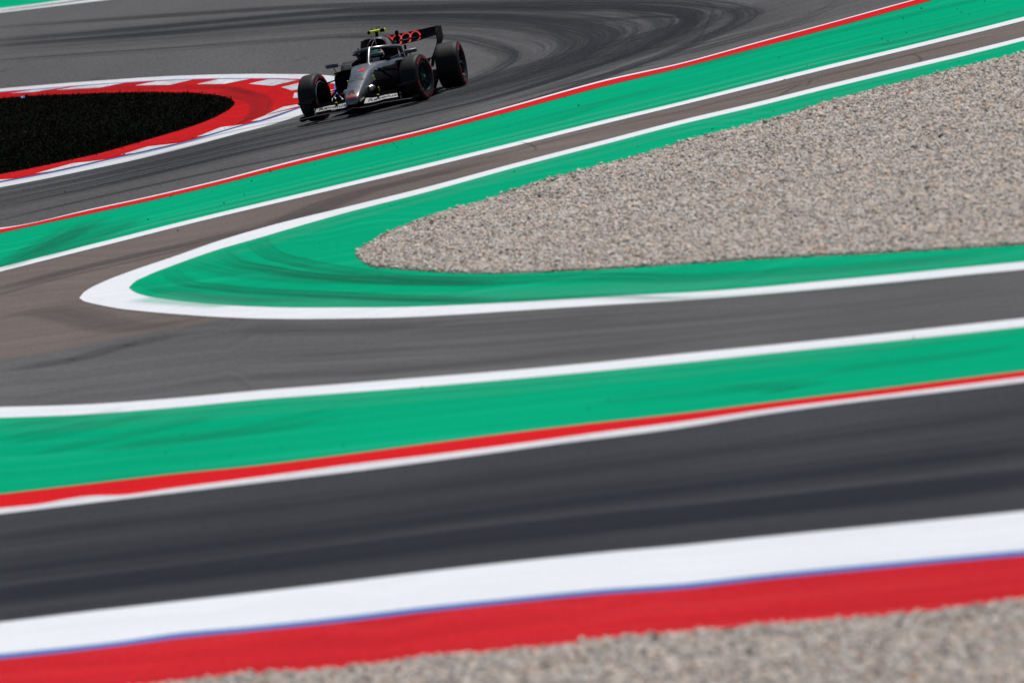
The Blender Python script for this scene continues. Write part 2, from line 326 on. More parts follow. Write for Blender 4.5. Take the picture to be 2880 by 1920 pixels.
# ---------------------------------------------------------------- tyre marks on the asphalt and the paint
def rubber_mat(name, col, fine=16, lo=.3, hi=.65, fl=.25):
    m, n, b = new_mat(name)
    b.inputs['Base Color'].default_value = (*col, 1); b.inputs['Roughness'].default_value = 0.7
    b.inputs['Specular IOR Level'].default_value = 0.05
    a = n.nodes.new('ShaderNodeAttribute'); a.attribute_name = 'strength'
    st = noise(n, coords(n, 'uv', (0.10, fine, 1)), 1.0, 4.0, 0.65)
    sr = ramp(n, st, [(lo, fl), (hi, 1.0)])
    mu = n.nodes.new('ShaderNodeMath'); mu.operation = 'MULTIPLY'
    n.links.new(a.outputs['Fac'], mu.inputs[0]); n.links.new(sr, mu.inputs[1])
    n.links.new(mu.outputs[0], b.inputs['Alpha'])
    return m
def marks(name, strokes, layer, mat):
    """strokes: (points in photograph pixels, width in metres, strength); soft edged bands lying on the ground"""
    V, F, U, A = [], [], [], []
    for k, (pts, wid, st) in enumerate(strokes):
        pts = np.array(pts, float)
        d = np.concatenate([[0], np.cumsum(np.linalg.norm(np.diff(pts, axis=0), axis=1))])
        n = max(10, int(d[-1] / 14))
        # centripetal-ish smoothing by Catmull-Rom over the chord length
        tq = np.linspace(0, d[-1], n)
        m = np.gradient(pts, d, axis=0)
        i = np.clip(np.searchsorted(d, tq) - 1, 0, len(d) - 2); h = d[i + 1] - d[i]; t = (tq - d[i]) / h
        t2, t3 = t * t, t ** 3
        c = ((2*t3-3*t2+1)[:, None]*pts[i] + ((t3-2*t2+t)*h)[:, None]*m[i] + (-2*t3+3*t2)[:, None]*pts[i+1] + ((t3-t2)*h)[:, None]*m[i+1])
        g = ground(c[:, 0], c[:, 1], 0)
        tg = np.gradient(g[:, :2], axis=0); tg /= np.maximum(np.linalg.norm(tg, axis=1), 1e-9)[:, None]
        nr = np.stack([-tg[:, 1], tg[:, 0]], 1)
        u = np.concatenate([[0], np.cumsum(np.linalg.norm(np.diff(g[:, :2], axis=0), axis=1))])
        fade = np.clip(np.minimum(np.arange(n), np.arange(n)[::-1]) / (0.14 * n), 0, 1)
        prof = [(-1, 0), (-.55, .85), (0, 1), (.55, .85), (1, 0)]
        b0 = len(V)
        for q in range(n):
            for s, a in prof:
                x, y = g[q, :2] + nr[q] * s * wid / 2
                V.append((x, y, float(hgt(y)) + layer * 0.003 + (k % 7) * 0.0003))
                U.append((u[q] + k * 37.0, s * wid / 2 + k * 3.3)); A.append(a * st * fade[q])
        for q in range(n - 1):
            for j in range(4):
                F.append((b0 + q*5 + j, b0 + q*5 + j + 1, b0 + q*5 + j + 6, b0 + q*5 + j + 5))
    o = link_mesh(name, V, F, mat, uv=U)
    at = o.data.attributes.new('strength', 'FLOAT', 'POINT'); at.data.foreach_set('value', np.array(A, np.float32))
    return structure(o)

def px(**kw): return np.array(T(**kw))
outer = px(A=[(-400, 245), (0, 190), (600, 145), (1200, 105), (1800, 65), (2352, 42)], B=[(500, 32), (1000, 24), (1500, 12)], C=[(-300, 2), (0, 12), (200, 30), (350, 65), (440, 105), (400, 155), (250, 222), (0, 335)], B2=[]) if False else \
        px(A=[(-400, 245), (0, 190), (600, 145), (1200, 105), (1800, 65)], B=[(0, 40), (500, 32), (1000, 24), (1500, 12)], C=[(0, 14), (200, 32), (350, 62), (445, 105), (400, 158), (250, 228), (0, 335), (-400, 480), (-1000, 690), (-1700, 870), (-2352, 1010), (-3200, 1180), (-4200, 1400), (-5200, 1640)])
second = px(A=[(-400, 330), (0, 280), (600, 232), (1200, 180), (1800, 122)], B=[(0, 78), (500, 66), (1000, 48), (1500, 56), (2000, 62), (2250, 88), (2380, 130), (2370, 195), (2270, 262), (2000, 365), (1500, 545), (1000, 690), (300, 850), (-500, 1010), (-1400, 1220), (-2600, 1490)])
third = px(A=[(-400, 372), (0, 320), (600, 275), (1200, 232), (1800, 180)], B=[(0, 135), (500, 120), (1000, 128), (1400, 165), (1700, 215), (1760, 262), (1720, 330), (1560, 420), (1250, 530), (800, 655), (200, 790), (-600, 960), (-1500, 1170), (-2700, 1430)])
inner = px(A=[(-400, 480), (0, 430), (600, 385), (1200, 345), (1800, 300)], B=[(0, 262), (500, 262), (900, 300), (1080, 350), (1110, 400), (1050, 460), (900, 540), (600, 640), (100, 740), (-700, 870), (-1500, 1075), (-2700, 1330)])
fam = [inner, third, second, outer]
def resample(p, n=60):
    d = np.concatenate([[0], np.cumsum(np.linalg.norm(np.diff(p, axis=0), axis=1))])
    t = np.linspace(0, d[-1], n)
    return np.stack([np.interp(t, d, p[:, 0]), np.interp(t, d, p[:, 1])], 1)
def resample_turn(p, n=40):       # same number of samples before and after the turning point, so that neighbours stay parallel
    k = int(np.argmax(p[:, 0]))
    return np.concatenate([resample(p[:k + 1], n), resample(p[k:], n)[1:]])
famr = [resample_turn(p) for p in fam]
strokes = []
rr = random.Random(5)
for k in range(44):
    t = rr.random() ** 0.9 * 3.0
    i = min(2, int(t)); s = t - i
    base = famr[i] * (1 - s) + famr[i + 1] * s
    a = rr.choice([0, 0, 0, 8, 16, 24, 30]); b = rr.choice([79, 79, 79, 70, 60, 52])
    wob = np.stack([np.zeros(79), np.cumsum([rr.gauss(0, .5) for _ in range(79)])], 1)
    strokes.append(((base + wob)[a:b:3], rr.choice([.12, .2, .25, .3, .45]), rr.uniform(.12, .45)))
for c, wd, st in ((second, .75, .95), (second, .3, .6), (outer, .65, .9), (third, .8, .7), (third, .3, .6), (inner, .4, .3), (famr[1] * .5 + famr[2] * .5, .5, .4), (famr[0] * .4 + famr[1] * .6, .9, .35), (famr[1] * .8 + famr[2] * .2, .5, .5)):
    strokes.append((resample_turn(c, 40)[::3] if len(c) < 60 else c[::3], wd, st))
for pts, wd, st in [(px(A=[(170, 212), (280, 196)]), .3, .7), (px(A=[(-20, 495), (80, 484)]), .3, .7), (px(A=[(2040, 415), (2120, 406)]), .25, .6), (px(A=[(600, 557), (700, 545)]), .3, .6),
                    (px(B=[(1260, 430), (1400, 410)]), .3, .5), (px(B=[(2115, 322), (2150, 316)]), .5, .9), (px(B=[(850, 410), (930, 398)]), .25, .5), (px(B=[(800, 668), (900, 645)]), .25, .6),
                    (px(A=[(1490, 92), (1530, 84)]), .3, .7)]:
    p0, p1 = pts; strokes.append(([p0, p0 * .67 + p1 * .33, p0 * .33 + p1 * .67, p1], wd, st))
xl = np.array([-450, -100, 300, 700, 1100, 1500, 1900, 2300.])
for k in range(15):                # streaks that run with the lane between the kerb and the verge
    f = (k + .5) / 15
    top = np.where(xl < 800, KOb(np.minimum(xl, 800)), KOb(800.) - .262 * (xl - 800) + 18)
    y = top * (1 - f) + R1wt(xl) * f
    n_ = rr.choice([5, 6, 8]); a = rr.randint(0, 8 - n_)
    strokes.append((np.stack([xl, y + [rr.uniform(-2, 2) for _ in xl]], 1)[a:a + n_], rr.choice([.5, .9, 1.6]), rr.uniform(.10, .26) * (1.3 - f)))
for f, wd, s_ in ((.08, 1.6, .5), (.2, 2.2, .5), (.35, 2.4, .42), (.5, 2.0, .3)):
    top = np.where(xl < 800, KOb(np.minimum(xl, 800)), KOb(800.) - .262 * (xl - 800) + 18)
    strokes.append((np.stack([xl, top * (1 - f) + R1wt(xl) * f], 1), wd, s_))
for k in range(16):                # fine lines that sweep out towards the verge on the right
    x0 = rr.uniform(1250, 1900); x = np.linspace(x0, x0 + rr.uniform(300, 800), 8)
    f = (x - x0) / 800
    d = rr.uniform(12, 110)
    strokes.append((np.stack([x, R1wt(x) - d * (1 - .55 * f) - 4 + np.array([rr.uniform(-1, 1) for _ in x])], 1), rr.choice([.1, .18, .3, .6]), rr.uniform(.2, .5)))
for dx in (0, 30, 75):
    strokes.append((px(C=[(1075 + dx, -30), (1010 + dx, 30), (900 + dx, 85), (620 + dx, 185), (200 + dx, 310), (-300, 445 + dx * .2), (-1000, 640 + dx * .2)]), .22, .5))
    strokes.append((px(C=[(-900, 118 + dx * .3), (-500, 128 + dx * .25), (-100, 120), (30 + dx * .5, 135), (75 + dx * .6, 165), (20 + dx * .5, 220), (-250, 310), (-800, 455)]), .2, .5))
marks('tyre_marks', strokes, 2.2, rubber_mat('rubber_on_asphalt', (.034, .036, .042), 13, .40, .60, .05))
# scuffs on green paint
GM = []
def st(wd, s, **kw): GM.append((px(**kw), wd, s))
def arcs(n_, base, tail):         # a bundle of fine tyre-shoulder lines that leave the white line and sweep back along the verge
    for d in range(n_):
        q = d + rr.uniform(-.2, .2)
        st(rr.choice([.05, .07, .10, .16]), rr.uniform(.25, .75), D=[(x + q * (17 - 1.2 * i), y - q * 5) for i, (x, y) in enumerate(base)] + [(x + q * 6, y - q * 5.5) for x, y in tail])
arcs(7, [(1190, 292), (1140, 318), (1195, 368), (1500, 434)], [(1850, 466), (2352, 490), (2900, 512), (3400, 516)])
arcs(7, [(1512, 178), (1488, 192), (1558, 246), (1800, 304)], [(2352, 376), (2900, 402), (3500, 408)])
arcs(9, [(1744, 98), (1718, 118), (1778, 186), (2000, 262)], [(2352, 322), (2800, 378), (3300, 398)])
st(.5, .3, D=[(1000, 390), (1200, 432), (1600, 482), (2100, 505), (2352, 510)])
st(.4, .3, D=[(950, 400), (1150, 445), (1500, 495), (2000, 515)])
st(.6, .35, D=[(1280, 232), (1600, 315), (1900, 345), (2352, 385)])
for y0, w_, s_ in ((372, .55, .42), (395, .3, .3), (505, .3, .3), (520, .3, .3), (350, .3, .25)):
    st(w_, s_, D=[(1900, y0 - 40), (2352, y0 - 10)], E=[(500, y0), (1200, y0 - 2), (1800, y0 - 26)], F=[(0, y0 - 15), (800, y0 - 65), (1600, y0 - 130), (2352, y0 - 200)])
# diagonal scuffs across the far green verge
for (a, b, wd, s_) in [((-100, 330), (640, -60), .9, .4), ((0, 240), (700, -30), .5, .4), ((0, 290), (560, 30), .6, .35), ((200, 220), (900, -60), .8, .45), ((60, 180), (620, -20), .4, .3), ((240, 230), (1000, -50), .35, .4)]:
    a = np.array(a); b = np.array(b)
    q = [a + (b - a) * t + np.array([0, -60 * t * (1 - t) * -1]) for t in (0, .25, .5, .75, 1)]
    GM.append((np.array(T(D=[tuple(p) for p in q])), wd, s_))
for k, (y0, s_) in enumerate(((470, .55), (478, .6), (489, .35), (520, .25), (560, .28), (590, .22), (610, .22))):
    st(.22 + .1 * (k % 3), s_, C=[(-300, y0 + 60), (0, y0), (500, y0 - 128), (1000, y0 - 245), (1600, y0 - 382), (2352, y0 - 545)])
for k in range(5):
    st(.25, .28, C=[(900 + 90 * k, 420 - 25 * k), (1500, 275 + 6 * k), (2000, 150 + 8 * k), (2500, 25 + 8 * k)])
for k in range(6):
    y0 = 690 + 18 * k
    st(.3, .18, B=[(600 + 120 * k, 1010 + 8 * k - 25 * k), (1200 + 60 * k, 850 - 2 * k), (1800, 700 + 6 * k), (2352, 560 + 10 * k)])
# near green verge: long faint scrubs
for (x0, y0, x1, y1, wd, s_) in [(0, 1500, 1100, 1275, 1.0, .34), (200, 1560, 1500, 1290, 1.2, .28), (0, 1370, 900, 1250, .7, .22), (700, 1520, 2300, 1330, 1.2, .3), (0, 1450, 700, 1330, .8, .35), (1300, 1450, 2352, 1230, .9, .2)]:
    st(wd, s_, D=[(x0, y0), ((2*x0+x1)/3, (2*y0+y1)/3 + 14), ((x0+2*x1)/3, (y0+2*y1)/3 + 12), (x1, y1)])
for (x0, y0, x1, y1, wd, s_) in [(250, 1110, 1000, 1085, .5, .3), (560, 1140, 820, 1100, .35, .7), (-600, 1190, 900, 1060, .9, .25), (900, 1010, 2300, 830, .9, .3)]:
    st(wd, s_, F=[(x0, y0), ((2*x0+x1)/3, (2*y0+y1)/3 + 4), ((x0+2*x1)/3, (y0+2*y1)/3 + 4), (x1, y1)])
WM = []
for e_, d_, xs_ in ((L1t, -9, (0, 3000)), (L1t, -22, (300, 3000)), (L2b, 9, (420, 3000)), (L2b, 24, (500, 2700)), (L3t, -12, (450, 3000)), (L3t, -26, (600, 3000)), (L4b, 14, (-200, 3000)), (L4b, 34, (-200, 2600)), (L4b, 60, (300, 2200))):
    x = np.linspace(*xs_, 14); WM.append((np.stack([x, e_(x) + d_ + np.array([rr.uniform(-2, 2) for _ in x])], 1), .42 + abs(d_) / 90, .42 - abs(d_) / 140))
WM.append((np.array(T(D=[(1000, 480), (1300, 505), (1700, 530)])), .8, .5))
marks('paint_overspray', WM, 6.1, rubber_mat('thin_overspray', (.085, .47, .32)))
marks('tyre_marks', GM, 6.6, rubber_mat('rubber_on_paint', (.003, .195, .105), 12, .38, .64, .10))
# brown road and gray track
BM = []
def sb(wd, s, **kw): BM.append((px(**kw), wd, s))
sb(1.1, .5, D=[(-200, 480), (0, 430), (400, 322), (900, 205), (1500, 70), (2000, -50)], B=[(0, 1372), (600, 1215), (1200, 1068)])
sb(.4, .35, D=[(-200, 520), (0, 462), (500, 330), (1000, 215), (1600, 70)])
sb(.4, .3, B=[(600, 1190), (1200, 1040), (1800, 890), (2352, 770)], C=[(500, 640), (1000, 520), (1700, 350), (2352, 205)])
sb(.1, .6, C=[(280, 705), (600, 645), (800, 585), (1000, 535)]); sb(.07, .55, C=[(660, 665), (740, 620), (830, 580)]); sb(.06, .5, C=[(1630, 440), (1645, 415), (1630, 395), (1560, 372)]); sb(.06, .5, C=[(800, 610), (870, 580), (890, 548)])
sb(.06, .4, B=[(1330, 1050), (1340, 1025), (1310, 1000), (1230, 985)])
for k in range(20):
    f = (k + .5) / 20 * .86 + .06 + rr.uniform(-.02, .02)
    x0 = rr.uniform(300, 1500); x = np.linspace(x0, rr.uniform(x0 + 500, 3100), 8)
    top = np.where(x < 640, BRN(x), L3b(x))
    BM.append((np.stack([x, top * (1 - f) + L4t(x) * f + np.array([rr.uniform(-2, 2) for _ in x])], 1), rr.choice([.12, .2, .4, .7]), rr.uniform(.08, .24)))
sb(1.0, .4, D=[(100, 960), (500, 920), (900, 800), (1200, 775)]); sb(.8, .3, D=[(-100, 640), (300, 575), (900, 690), (1300, 660)])
marks('tyre_marks', BM, 3.0, rubber_mat('rubber_on_road', (.060, .055, .057)))
# the near straight: rubbered racing line
NM = []
for k in range(16):
    f = (k + .5) / 16 + rr.uniform(-.03, .03)
    dens = .04 + .75 * math.exp(-((f - .66) / .2) ** 2) + .25 * math.exp(-((f - .25) / .08) ** 2)
    x = np.array([-400, 200, 800, 1400, 2000, 2600, 3200.0])
    y = R2wb(x) * (1 - f) + NKw(x) * f + np.array([rr.uniform(-5, 5) for _ in x])
    NM.append((np.stack([x, y], 1), rr.uniform(.6, 1.6), dens))
marks('tyre_marks', NM, 3.0, rubber_mat('rubber_on_straight', (.024, .027, .036)))
# the kerb apron carries a few dark arcs
KM = []
for k in range(7):
    o_ = k * 22
    KM.append((px(A=[(1300 + o_ * 2, 655 - o_ * .25), (1600 + o_, 680 - o_ * .3), (1740 + o_, 740 - o_ * .25), (1690 + o_ * 1.2, 830 - o_ * .4), (1560 + o_, 900 - o_ * .6)]), .09, .3))
for k in range(4):
    KM.append((px(A=[(200, 660 - 5 * k), (800, 628 - 8 * k), (1300, 622 - 8 * k), (1650, 640 - 8 * k), (1800 + 20 * k, 690)]), .15, .25))
marks('tyre_marks', KM, 7.0, rubber_mat('rubber_on_kerb', (.09, .010, .013)))

# ---------------------------------------------------------------- gravel stones and grass (nobody could count them)
def inside(up, lo, x0, x1):
    def f(p):
        a, b = project(p)
        ok = (a > x0) & (a < x1); b = b + rng.normal(0, 2.2, len(b))
        return ok & (b > up(np.clip(a, x0, x1))) & (b < lo(np.clip(a, x0, x1)))
    return f
def scatter(fn, x0, x1, ylo, yhi, dens, keep=None):
    n = int((x1 - x0) * (yhi - ylo) * dens)
    p = np.stack([rng.uniform(x0, x1, n), rng.uniform(ylo, yhi, n), np.zeros(n)], 1)
    p[:, 2] = hgt(p[:, 1])
    return p[fn(p)]
OCT = np.array([(1, 0, 0), (-1, 0, 0), (0, 1, 0), (0, -1, 0), (0, 0, 1), (0, 0, -1.0)])
OF = np.array([(0, 2, 4), (2, 1, 4), (1, 3, 4), (3, 0, 4), (2, 0, 5), (1, 2, 5), (3, 1, 5), (0, 3, 5)])
def stones(name, p, mat, size, lift):
    n = len(p)
    v = OCT[None] * (1 + rng.uniform(-.35, .35, (n, 6, 3))) + rng.uniform(-.25, .25, (n, 6, 3))
    s = size * np.exp(rng.normal(0, .38, n))[:, None] * np.stack([rng.uniform(.8, 1.4, n), rng.uniform(.7, 1.2, n), rng.uniform(.55, .95, n)], 1)
    v = v * s[:, None]
    a = rng.uniform(0, 2 * np.pi, n); ca, sa = np.cos(a), np.sin(a)
    tl = rng.normal(0, .35, n); ct, stl = np.cos(tl), np.sin(tl)
    y = v[..., 1] * ct[:, None] - v[..., 2] * stl[:, None]; z = v[..., 1] * stl[:, None] + v[..., 2] * ct[:, None]
    x = v[..., 0]
    v = np.stack([x * ca[:, None] - y * sa[:, None], x * sa[:, None] + y * ca[:, None], z], -1)
    und = .0035 * (np.sin(p[:, 0] * 2.1 + p[:, 1] * .9) + np.sin(p[:, 0] * -1.3 + p[:, 1] * 2.2 + 1) + np.sin(p[:, 0] * 4.3 + 2) * np.sin(p[:, 1] * 3.1)) * (n > 5000)
    v = v + p[:, None]; v[..., 2] += (lift + und)[:, None]
    f = OF[None] + (np.arange(n) * 6)[:, None, None]
    me = bpy.data.meshes.new(name)
    me.vertices.add(n * 6); me.vertices.foreach_set('co', v.astype(np.float32).ravel())
    me.loops.add(n * 24); me.loops.foreach_set('vertex_index', f.astype(np.int32).ravel())
    me.polygons.add(n * 8); me.polygons.foreach_set('loop_start', np.arange(0, n * 24, 3, dtype=np.int32))
    me.update(calc_edges=True)
    at = me.attributes.new('tone', 'FLOAT', 'POINT')
    at.data.foreach_set('value', np.repeat(rng.random(n), 6).astype(np.float32))
    me.materials.append(mat)
    o = bpy.data.objects.new(name, me); COL.objects.link(o); o['kind'] = 'stuff'
    return o
gm, n, b = new_mat('gravel_stone')
a = n.nodes.new('ShaderNodeAttribute'); a.attribute_name = 'tone'
r_ = n.nodes.new('ShaderNodeValToRGB'); r_.color_ramp.interpolation = 'LINEAR'
stops = [(0, (.11, .10, .095)), (.12, (0.353, 0.323, 0.293)), (.3, (0.535, 0.475, 0.425)), (.55, (0.649, 0.570, 0.508)), (.74, (0.535, 0.518, 0.503)), (.86, (0.707, 0.613, 0.535)), (.93, (.74, .53, .36)), (.97, (.45, .27, .19)), (1, (.80, .75, .71))]
e = r_.color_ramp.elements
while len(e) < len(stops): e.new(.5)
for q, (p_, c_) in zip(e, stops): q.position = p_; q.color = (*c_, 1)
n.links.new(a.outputs['Fac'], r_.inputs[0]); n.links.new(r_.outputs[0], b.inputs['Base Color'])
b.inputs['Roughness'].default_value = 0.9; b.inputs['Specular IOR Level'].default_value = 0.0
EX = 90
g1 = inside(off(GRt, 1.5), off(GRb, -1.5), 960 + 102 * S, 2880 + EX)
corners = ground(np.array([1000, 2980, 2980, 1400.]), np.array([720, 150, 720, 780.]))
lo_, hi_ = corners[:, 1].min() - 6, ground(np.array([2980.]), np.array([130.]))[0, 1] + 3
p = scatter(g1, corners[:, 0].min() - 2, corners[:, 0].max() + 2, lo_, hi_, 760)
print('gravel stones', len(p), lo_, hi_)
stones('gravel', p, gm, 0.0172, 0.030)
g2 = inside(NGt, lambda x: np.full_like(x, 2010), -40, 2920)
lo2 = ground(np.array([0.]), np.array([2010.]))[0, 1]; hi2 = ground(np.array([2920.]), np.array([1650.]))[0, 1]
q0 = ground(np.array([-60., 2940.]), np.array([1990., 1690.]))
p = scatter(g2, q0[:, 0].min() - 1, q0[:, 0].max() + 1, min(lo2, hi2) - 12, max(lo2, hi2) + 6, 700)
print('near stones', len(p), lo2, hi2)
stones('gravel', p, gm, 0.020, 0.032)

grm, n, b = new_mat('dark_grass_blade')
a = n.nodes.new('ShaderNodeAttribute'); a.attribute_name = 'tone'
r_ = ramp(n, a.outputs['Fac'], [(0, (.003, .0035, .002)), (.6, (.0038, .0058, .0033)), (.93, (.007, .0115, .0048)), (1, (.035, .038, .018))])
n.links.new(r_, b.inputs['Base Color']); b.inputs['Roughness'].default_value = 0.9; b.inputs['Specular IOR Level'].default_value = 0.0
g3 = inside(off(GSt, 1), off(GSb, -1), -60, 1622 * S)
c3 = ground(np.array([-60., -60, 670, 670]), np.array([285., 520, 270, 400]))
p = scatter(g3, c3[:, 0].min() - 1, c3[:, 0].max() + 1, c3[:, 1].min() - 3, c3[:, 1].max() + 3, 420)
nb = len(p); print('blades', nb)
a = rng.uniform(0, 2 * np.pi, nb); hh = rng.uniform(.010, .038, nb) * np.exp(rng.normal(0, .35, nb)); ww = rng.uniform(.006, .014, nb); ln = rng.normal(0, .035, (nb, 2))
v = np.zeros((nb, 3, 3)); v[:] = p[:, None]; v[:, :, 2] += .02
v[:, 0, 0] += np.cos(a) * ww; v[:, 0, 1] += np.sin(a) * ww; v[:, 1, 0] -= np.cos(a) * ww; v[:, 1, 1] -= np.sin(a) * ww
v[:, 2, 2] += hh; v[:, 2, :2] += ln
me = bpy.data.meshes.new('grass'); me.vertices.add(nb * 3); me.vertices.foreach_set('co', v.astype(np.float32).ravel())
me.loops.add(nb * 3); me.loops.foreach_set('vertex_index', np.arange(nb * 3, dtype=np.int32))
me.polygons.add(nb); me.polygons.foreach_set('loop_start', np.arange(0, nb * 3, 3, dtype=np.int32)); me.update(calc_edges=True)
at = me.attributes.new('tone', 'FLOAT', 'POINT'); at.data.foreach_set('value', np.repeat(rng.random(nb), 3).astype(np.float32))
me.materials.append(grm)
o = bpy.data.objects.new('grass', me); COL.objects.link(o); o['kind'] = 'stuff'

# crumbs of rubber thrown onto the paint and the road
cm, n, b = new_mat('rubber_crumb'); b.inputs['Base Color'].default_value = (.012, .014, .014, 1); b.inputs['Roughness'].default_value = .9
pts = []
for up_, lo_e, cnt in ((R1rb, L1t, 80), (L1b, L2t, 10), (L4b, R2rt, 26), (KRb, KTb, 25), (KOb, R1wt, 14), (L2b, GRt, 36)):
    x = rng.uniform(420 if up_ is L2b else 0, 800 if up_ in (KRb, KOb) else 2880, cnt); t = rng.random(cnt) ** 1.4
    g = ground(x, up_(x) * (1 - t) + lo_e(x) * t, 0); pts.append(g)
stones('rubber_crumbs', np.concatenate(pts), cm, .0085, .02)
ml, n, b = new_mat('blue_litter'); b.inputs['Base Color'].default_value = (.03, .16, .42, 1)
g = ground(np.array([64.5]), np.array([283.0]))[0]
ang = [2 * math.pi * k / 9 for k in range(9)]
V = [(g[0] + .045 * math.cos(a) * (1 + .3 * math.sin(3 * a)), g[1] + .045 * math.sin(a), g[2] + .05 + .015 * math.sin(2 * a)) for a in ang] + [(g[0], g[1], g[2] + .085), (g[0], g[1], g[2] + .03)]
o = link_mesh('litter', V, [(k, (k + 1) % 9, 9) for k in range(9)] + [((k + 1) % 9, k, 10) for k in range(9)], ml)
o['label'] = 'small crumpled scrap of blue litter on the dark grass'; o['category'] = 'litter'
# ---------------------------------------------------------------- materials of the car
def plain(name, col, rough=0.5, metal=0.0, spec=0.4, coat=0.0, var=0.12, vscale=9.0):
    m, n, b = new_mat(name)
    f = noise(n, coords(n, 'obj', (1, 1, 1)), vscale, 4.0)
    c = mixc(n, f, tuple(v * (1 - var) for v in col), tuple(min(1, v * (1 + var)) for v in col))
    n.links.new(c, b.inputs['Base Color'])
    rv = n.nodes.new('ShaderNodeMapRange'); n.links.new(f, rv.inputs[0]); rv.inputs[3].default_value = max(0, rough - .06); rv.inputs[4].default_value = min(1, rough + .06)
    n.links.new(rv.outputs[0], b.inputs['Roughness'])
    b.inputs['Metallic'].default_value = metal; b.inputs['Specular IOR Level'].default_value = spec
    b.inputs['Coat Weight'].default_value = coat; b.inputs['Coat Roughness'].default_value = 0.12
    return m
C_ = dict(
    titan=plain('titanium_paint', (.19, .19, .20), .35, .85, .5, .15),
    carbon=plain('bare_carbon', (.0035, .0035, .0045), .6, 0, .0, .0),
    gloss=plain('glossy_carbon', (.0035, .0035, .005), .5, 0, .0, .0),
    panel=plain('dark_panel', (.015, .0125, .0135), .5, 0, .03, .0),
    tyre=plain('tyre_rubber', (.0125, .0125, .013), .6, 0, .22, 0, .25, 14),
    wall=plain('tyre_sidewall', (.008, .008, .011), .55, 0, .3),
    red=plain('signal_red', (.80, .016, .012), .4, 0, .4),
    whitep=plain('white_panel', (.38, .38, .37), .4, 0, .4),
    black=plain('black_lettering', (.006, .006, .007), .5, 0, .3),
    chrome=plain('bright_metal', (.62, .60, .57), .28, .9, .5),
    rim=plain('dark_rim', (.012, .012, .014), .4, .5, .5),
    yellow=plain('fluorescent_yellow', (.80, 1.0, .02), .5, 0, .3),
    navy=plain('helmet_navy', (.012, .020, .075), .3, 0, .5, .4),
    hgreen=plain('helmet_green', (.012, .23, .095), .3, 0, .5, .4),
    hwhite=plain('helmet_white', (.62, .66, .76), .3, 0, .5, .4),
    hgold=plain('helmet_gold', (.62, .33, .04), .3, 0, .5, .4),
    visor=plain('dark_visor', (.010, .009, .010), .12, 0, .6, .5),
    suit=plain('race_suit', (.02, .02, .023), .8, 0, .2),
    void=plain('dark_void', (.002, .002, .002), .9, 0, .05),
)

# ---------------------------------------------------------------- mesh builder
class MB:
    def __init__(s): s.v, s.f, s.m = [], [], []
    def add(s, v, f, mi=0):
        b = len(s.v); s.v += [tuple(map(float, p)) for p in v]; s.f += [tuple(b + i for i in q) for q in f]; s.m += [mi] * len(f); return s
    def rings(s, rings, closed=True, cap=(True, True), mi=0, mids=None):
        n = len(rings[0]); v = [p for r in rings for p in r]; f = []; ms = []
        for k in range(len(rings) - 1):
            for i in range(n if closed else n - 1):
                j = (i + 1) % n
                f.append((k*n+i, k*n+j, (k+1)*n+j, (k+1)*n+i)); ms.append(mids[k] if mids else mi)
        if cap[0]: f.append(tuple(range(n))[::-1]); ms.append(mids[0] if mids else mi)
        if cap[1]: f.append(tuple((len(rings)-1)*n + i for i in range(n))); ms.append(mids[-1] if mids else mi)
        b = len(s.v); s.v += [tuple(map(float, p)) for p in v]; s.f += [tuple(b + i for i in q) for q in f]; s.m += ms; return s
    def tube(s, pts, r, n=8, flat=1.0, mi=0, up=(0, 0, 1)):
        pts = [Vector(p) for p in pts]; rr_ = r if hasattr(r, '__len__') else [r] * len(pts); rings = []
        for i, p in enumerate(pts):
            d = (pts[min(i+1, len(pts)-1)] - pts[max(i-1, 0)]).normalized()
            u = Vector(up); u = (u - d * u.dot(d))
            if u.length < 1e-4: u = Vector((1, 0, 0)) - d * d.x
            u.normalize(); w_ = d.cross(u)
            rings.append([p + (w_ * math.cos(2*math.pi*k/n) + u * math.sin(2*math.pi*k/n) * flat) * rr_[i] for k in range(n)])
        return s.rings(rings, mi=mi)
    def lathe(s, prof, n=48, mi=0, ctr=(0, 0, 0), closed=False):        # profile (radius, y) about the Y axle
        rings = [[(ctr[0] + r*math.cos(a), ctr[1] + y, ctr[2] + r*math.sin(a)) for a in [2*math.pi*k/n for k in range(n)]] for r, y in prof]
        return s.rings(rings, cap=(False, False), mi=mi)
    def box(s, c, d, mi=0, taper=1.0, bev=0.15):                       # chamfered block
        x, y, z = c; a, b_, h = d[0]/2, d[1]/2, d[2]/2
        def ring(k, zz): e = min(a, b_) * bev; return [(x+px_*k, y+py_*k, zz) for px_, py_ in ((a, b_-e), (a-e, b_), (-a+e, b_), (-a, b_-e), (-a, -b_+e), (-a+e, -b_), (a-e, -b_), (a, -b_+e))]
        return s.rings([ring(.93, z-h), ring(1, z-h*.8), ring(taper, z+h*.8), ring(taper*.93, z+h)], mi=mi)
    def build(s, name, mats, parent=None, smooth=True, sharp=40):
        o = link_mesh(name, s.v, s.f, mats, parent, smooth, s.m, sharp=sharp)
        bm = bmesh.new(); bm.from_mesh(o.data); bmesh.ops.recalc_face_normals(bm, faces=bm.faces); bm.to_mesh(o.data); bm.free()
        return o
def lerp(a, b, t): return a + (b - a) * t
def interp(x, tab):                                                     # tab: rows (x, v1, v2..) in falling or rising x
    tab = sorted(tab)
    xs_ = [r[0] for r in tab]
    return [float(np.interp(x, xs_, [r[k] for r in tab])) for k in range(1, len(tab[0]))]

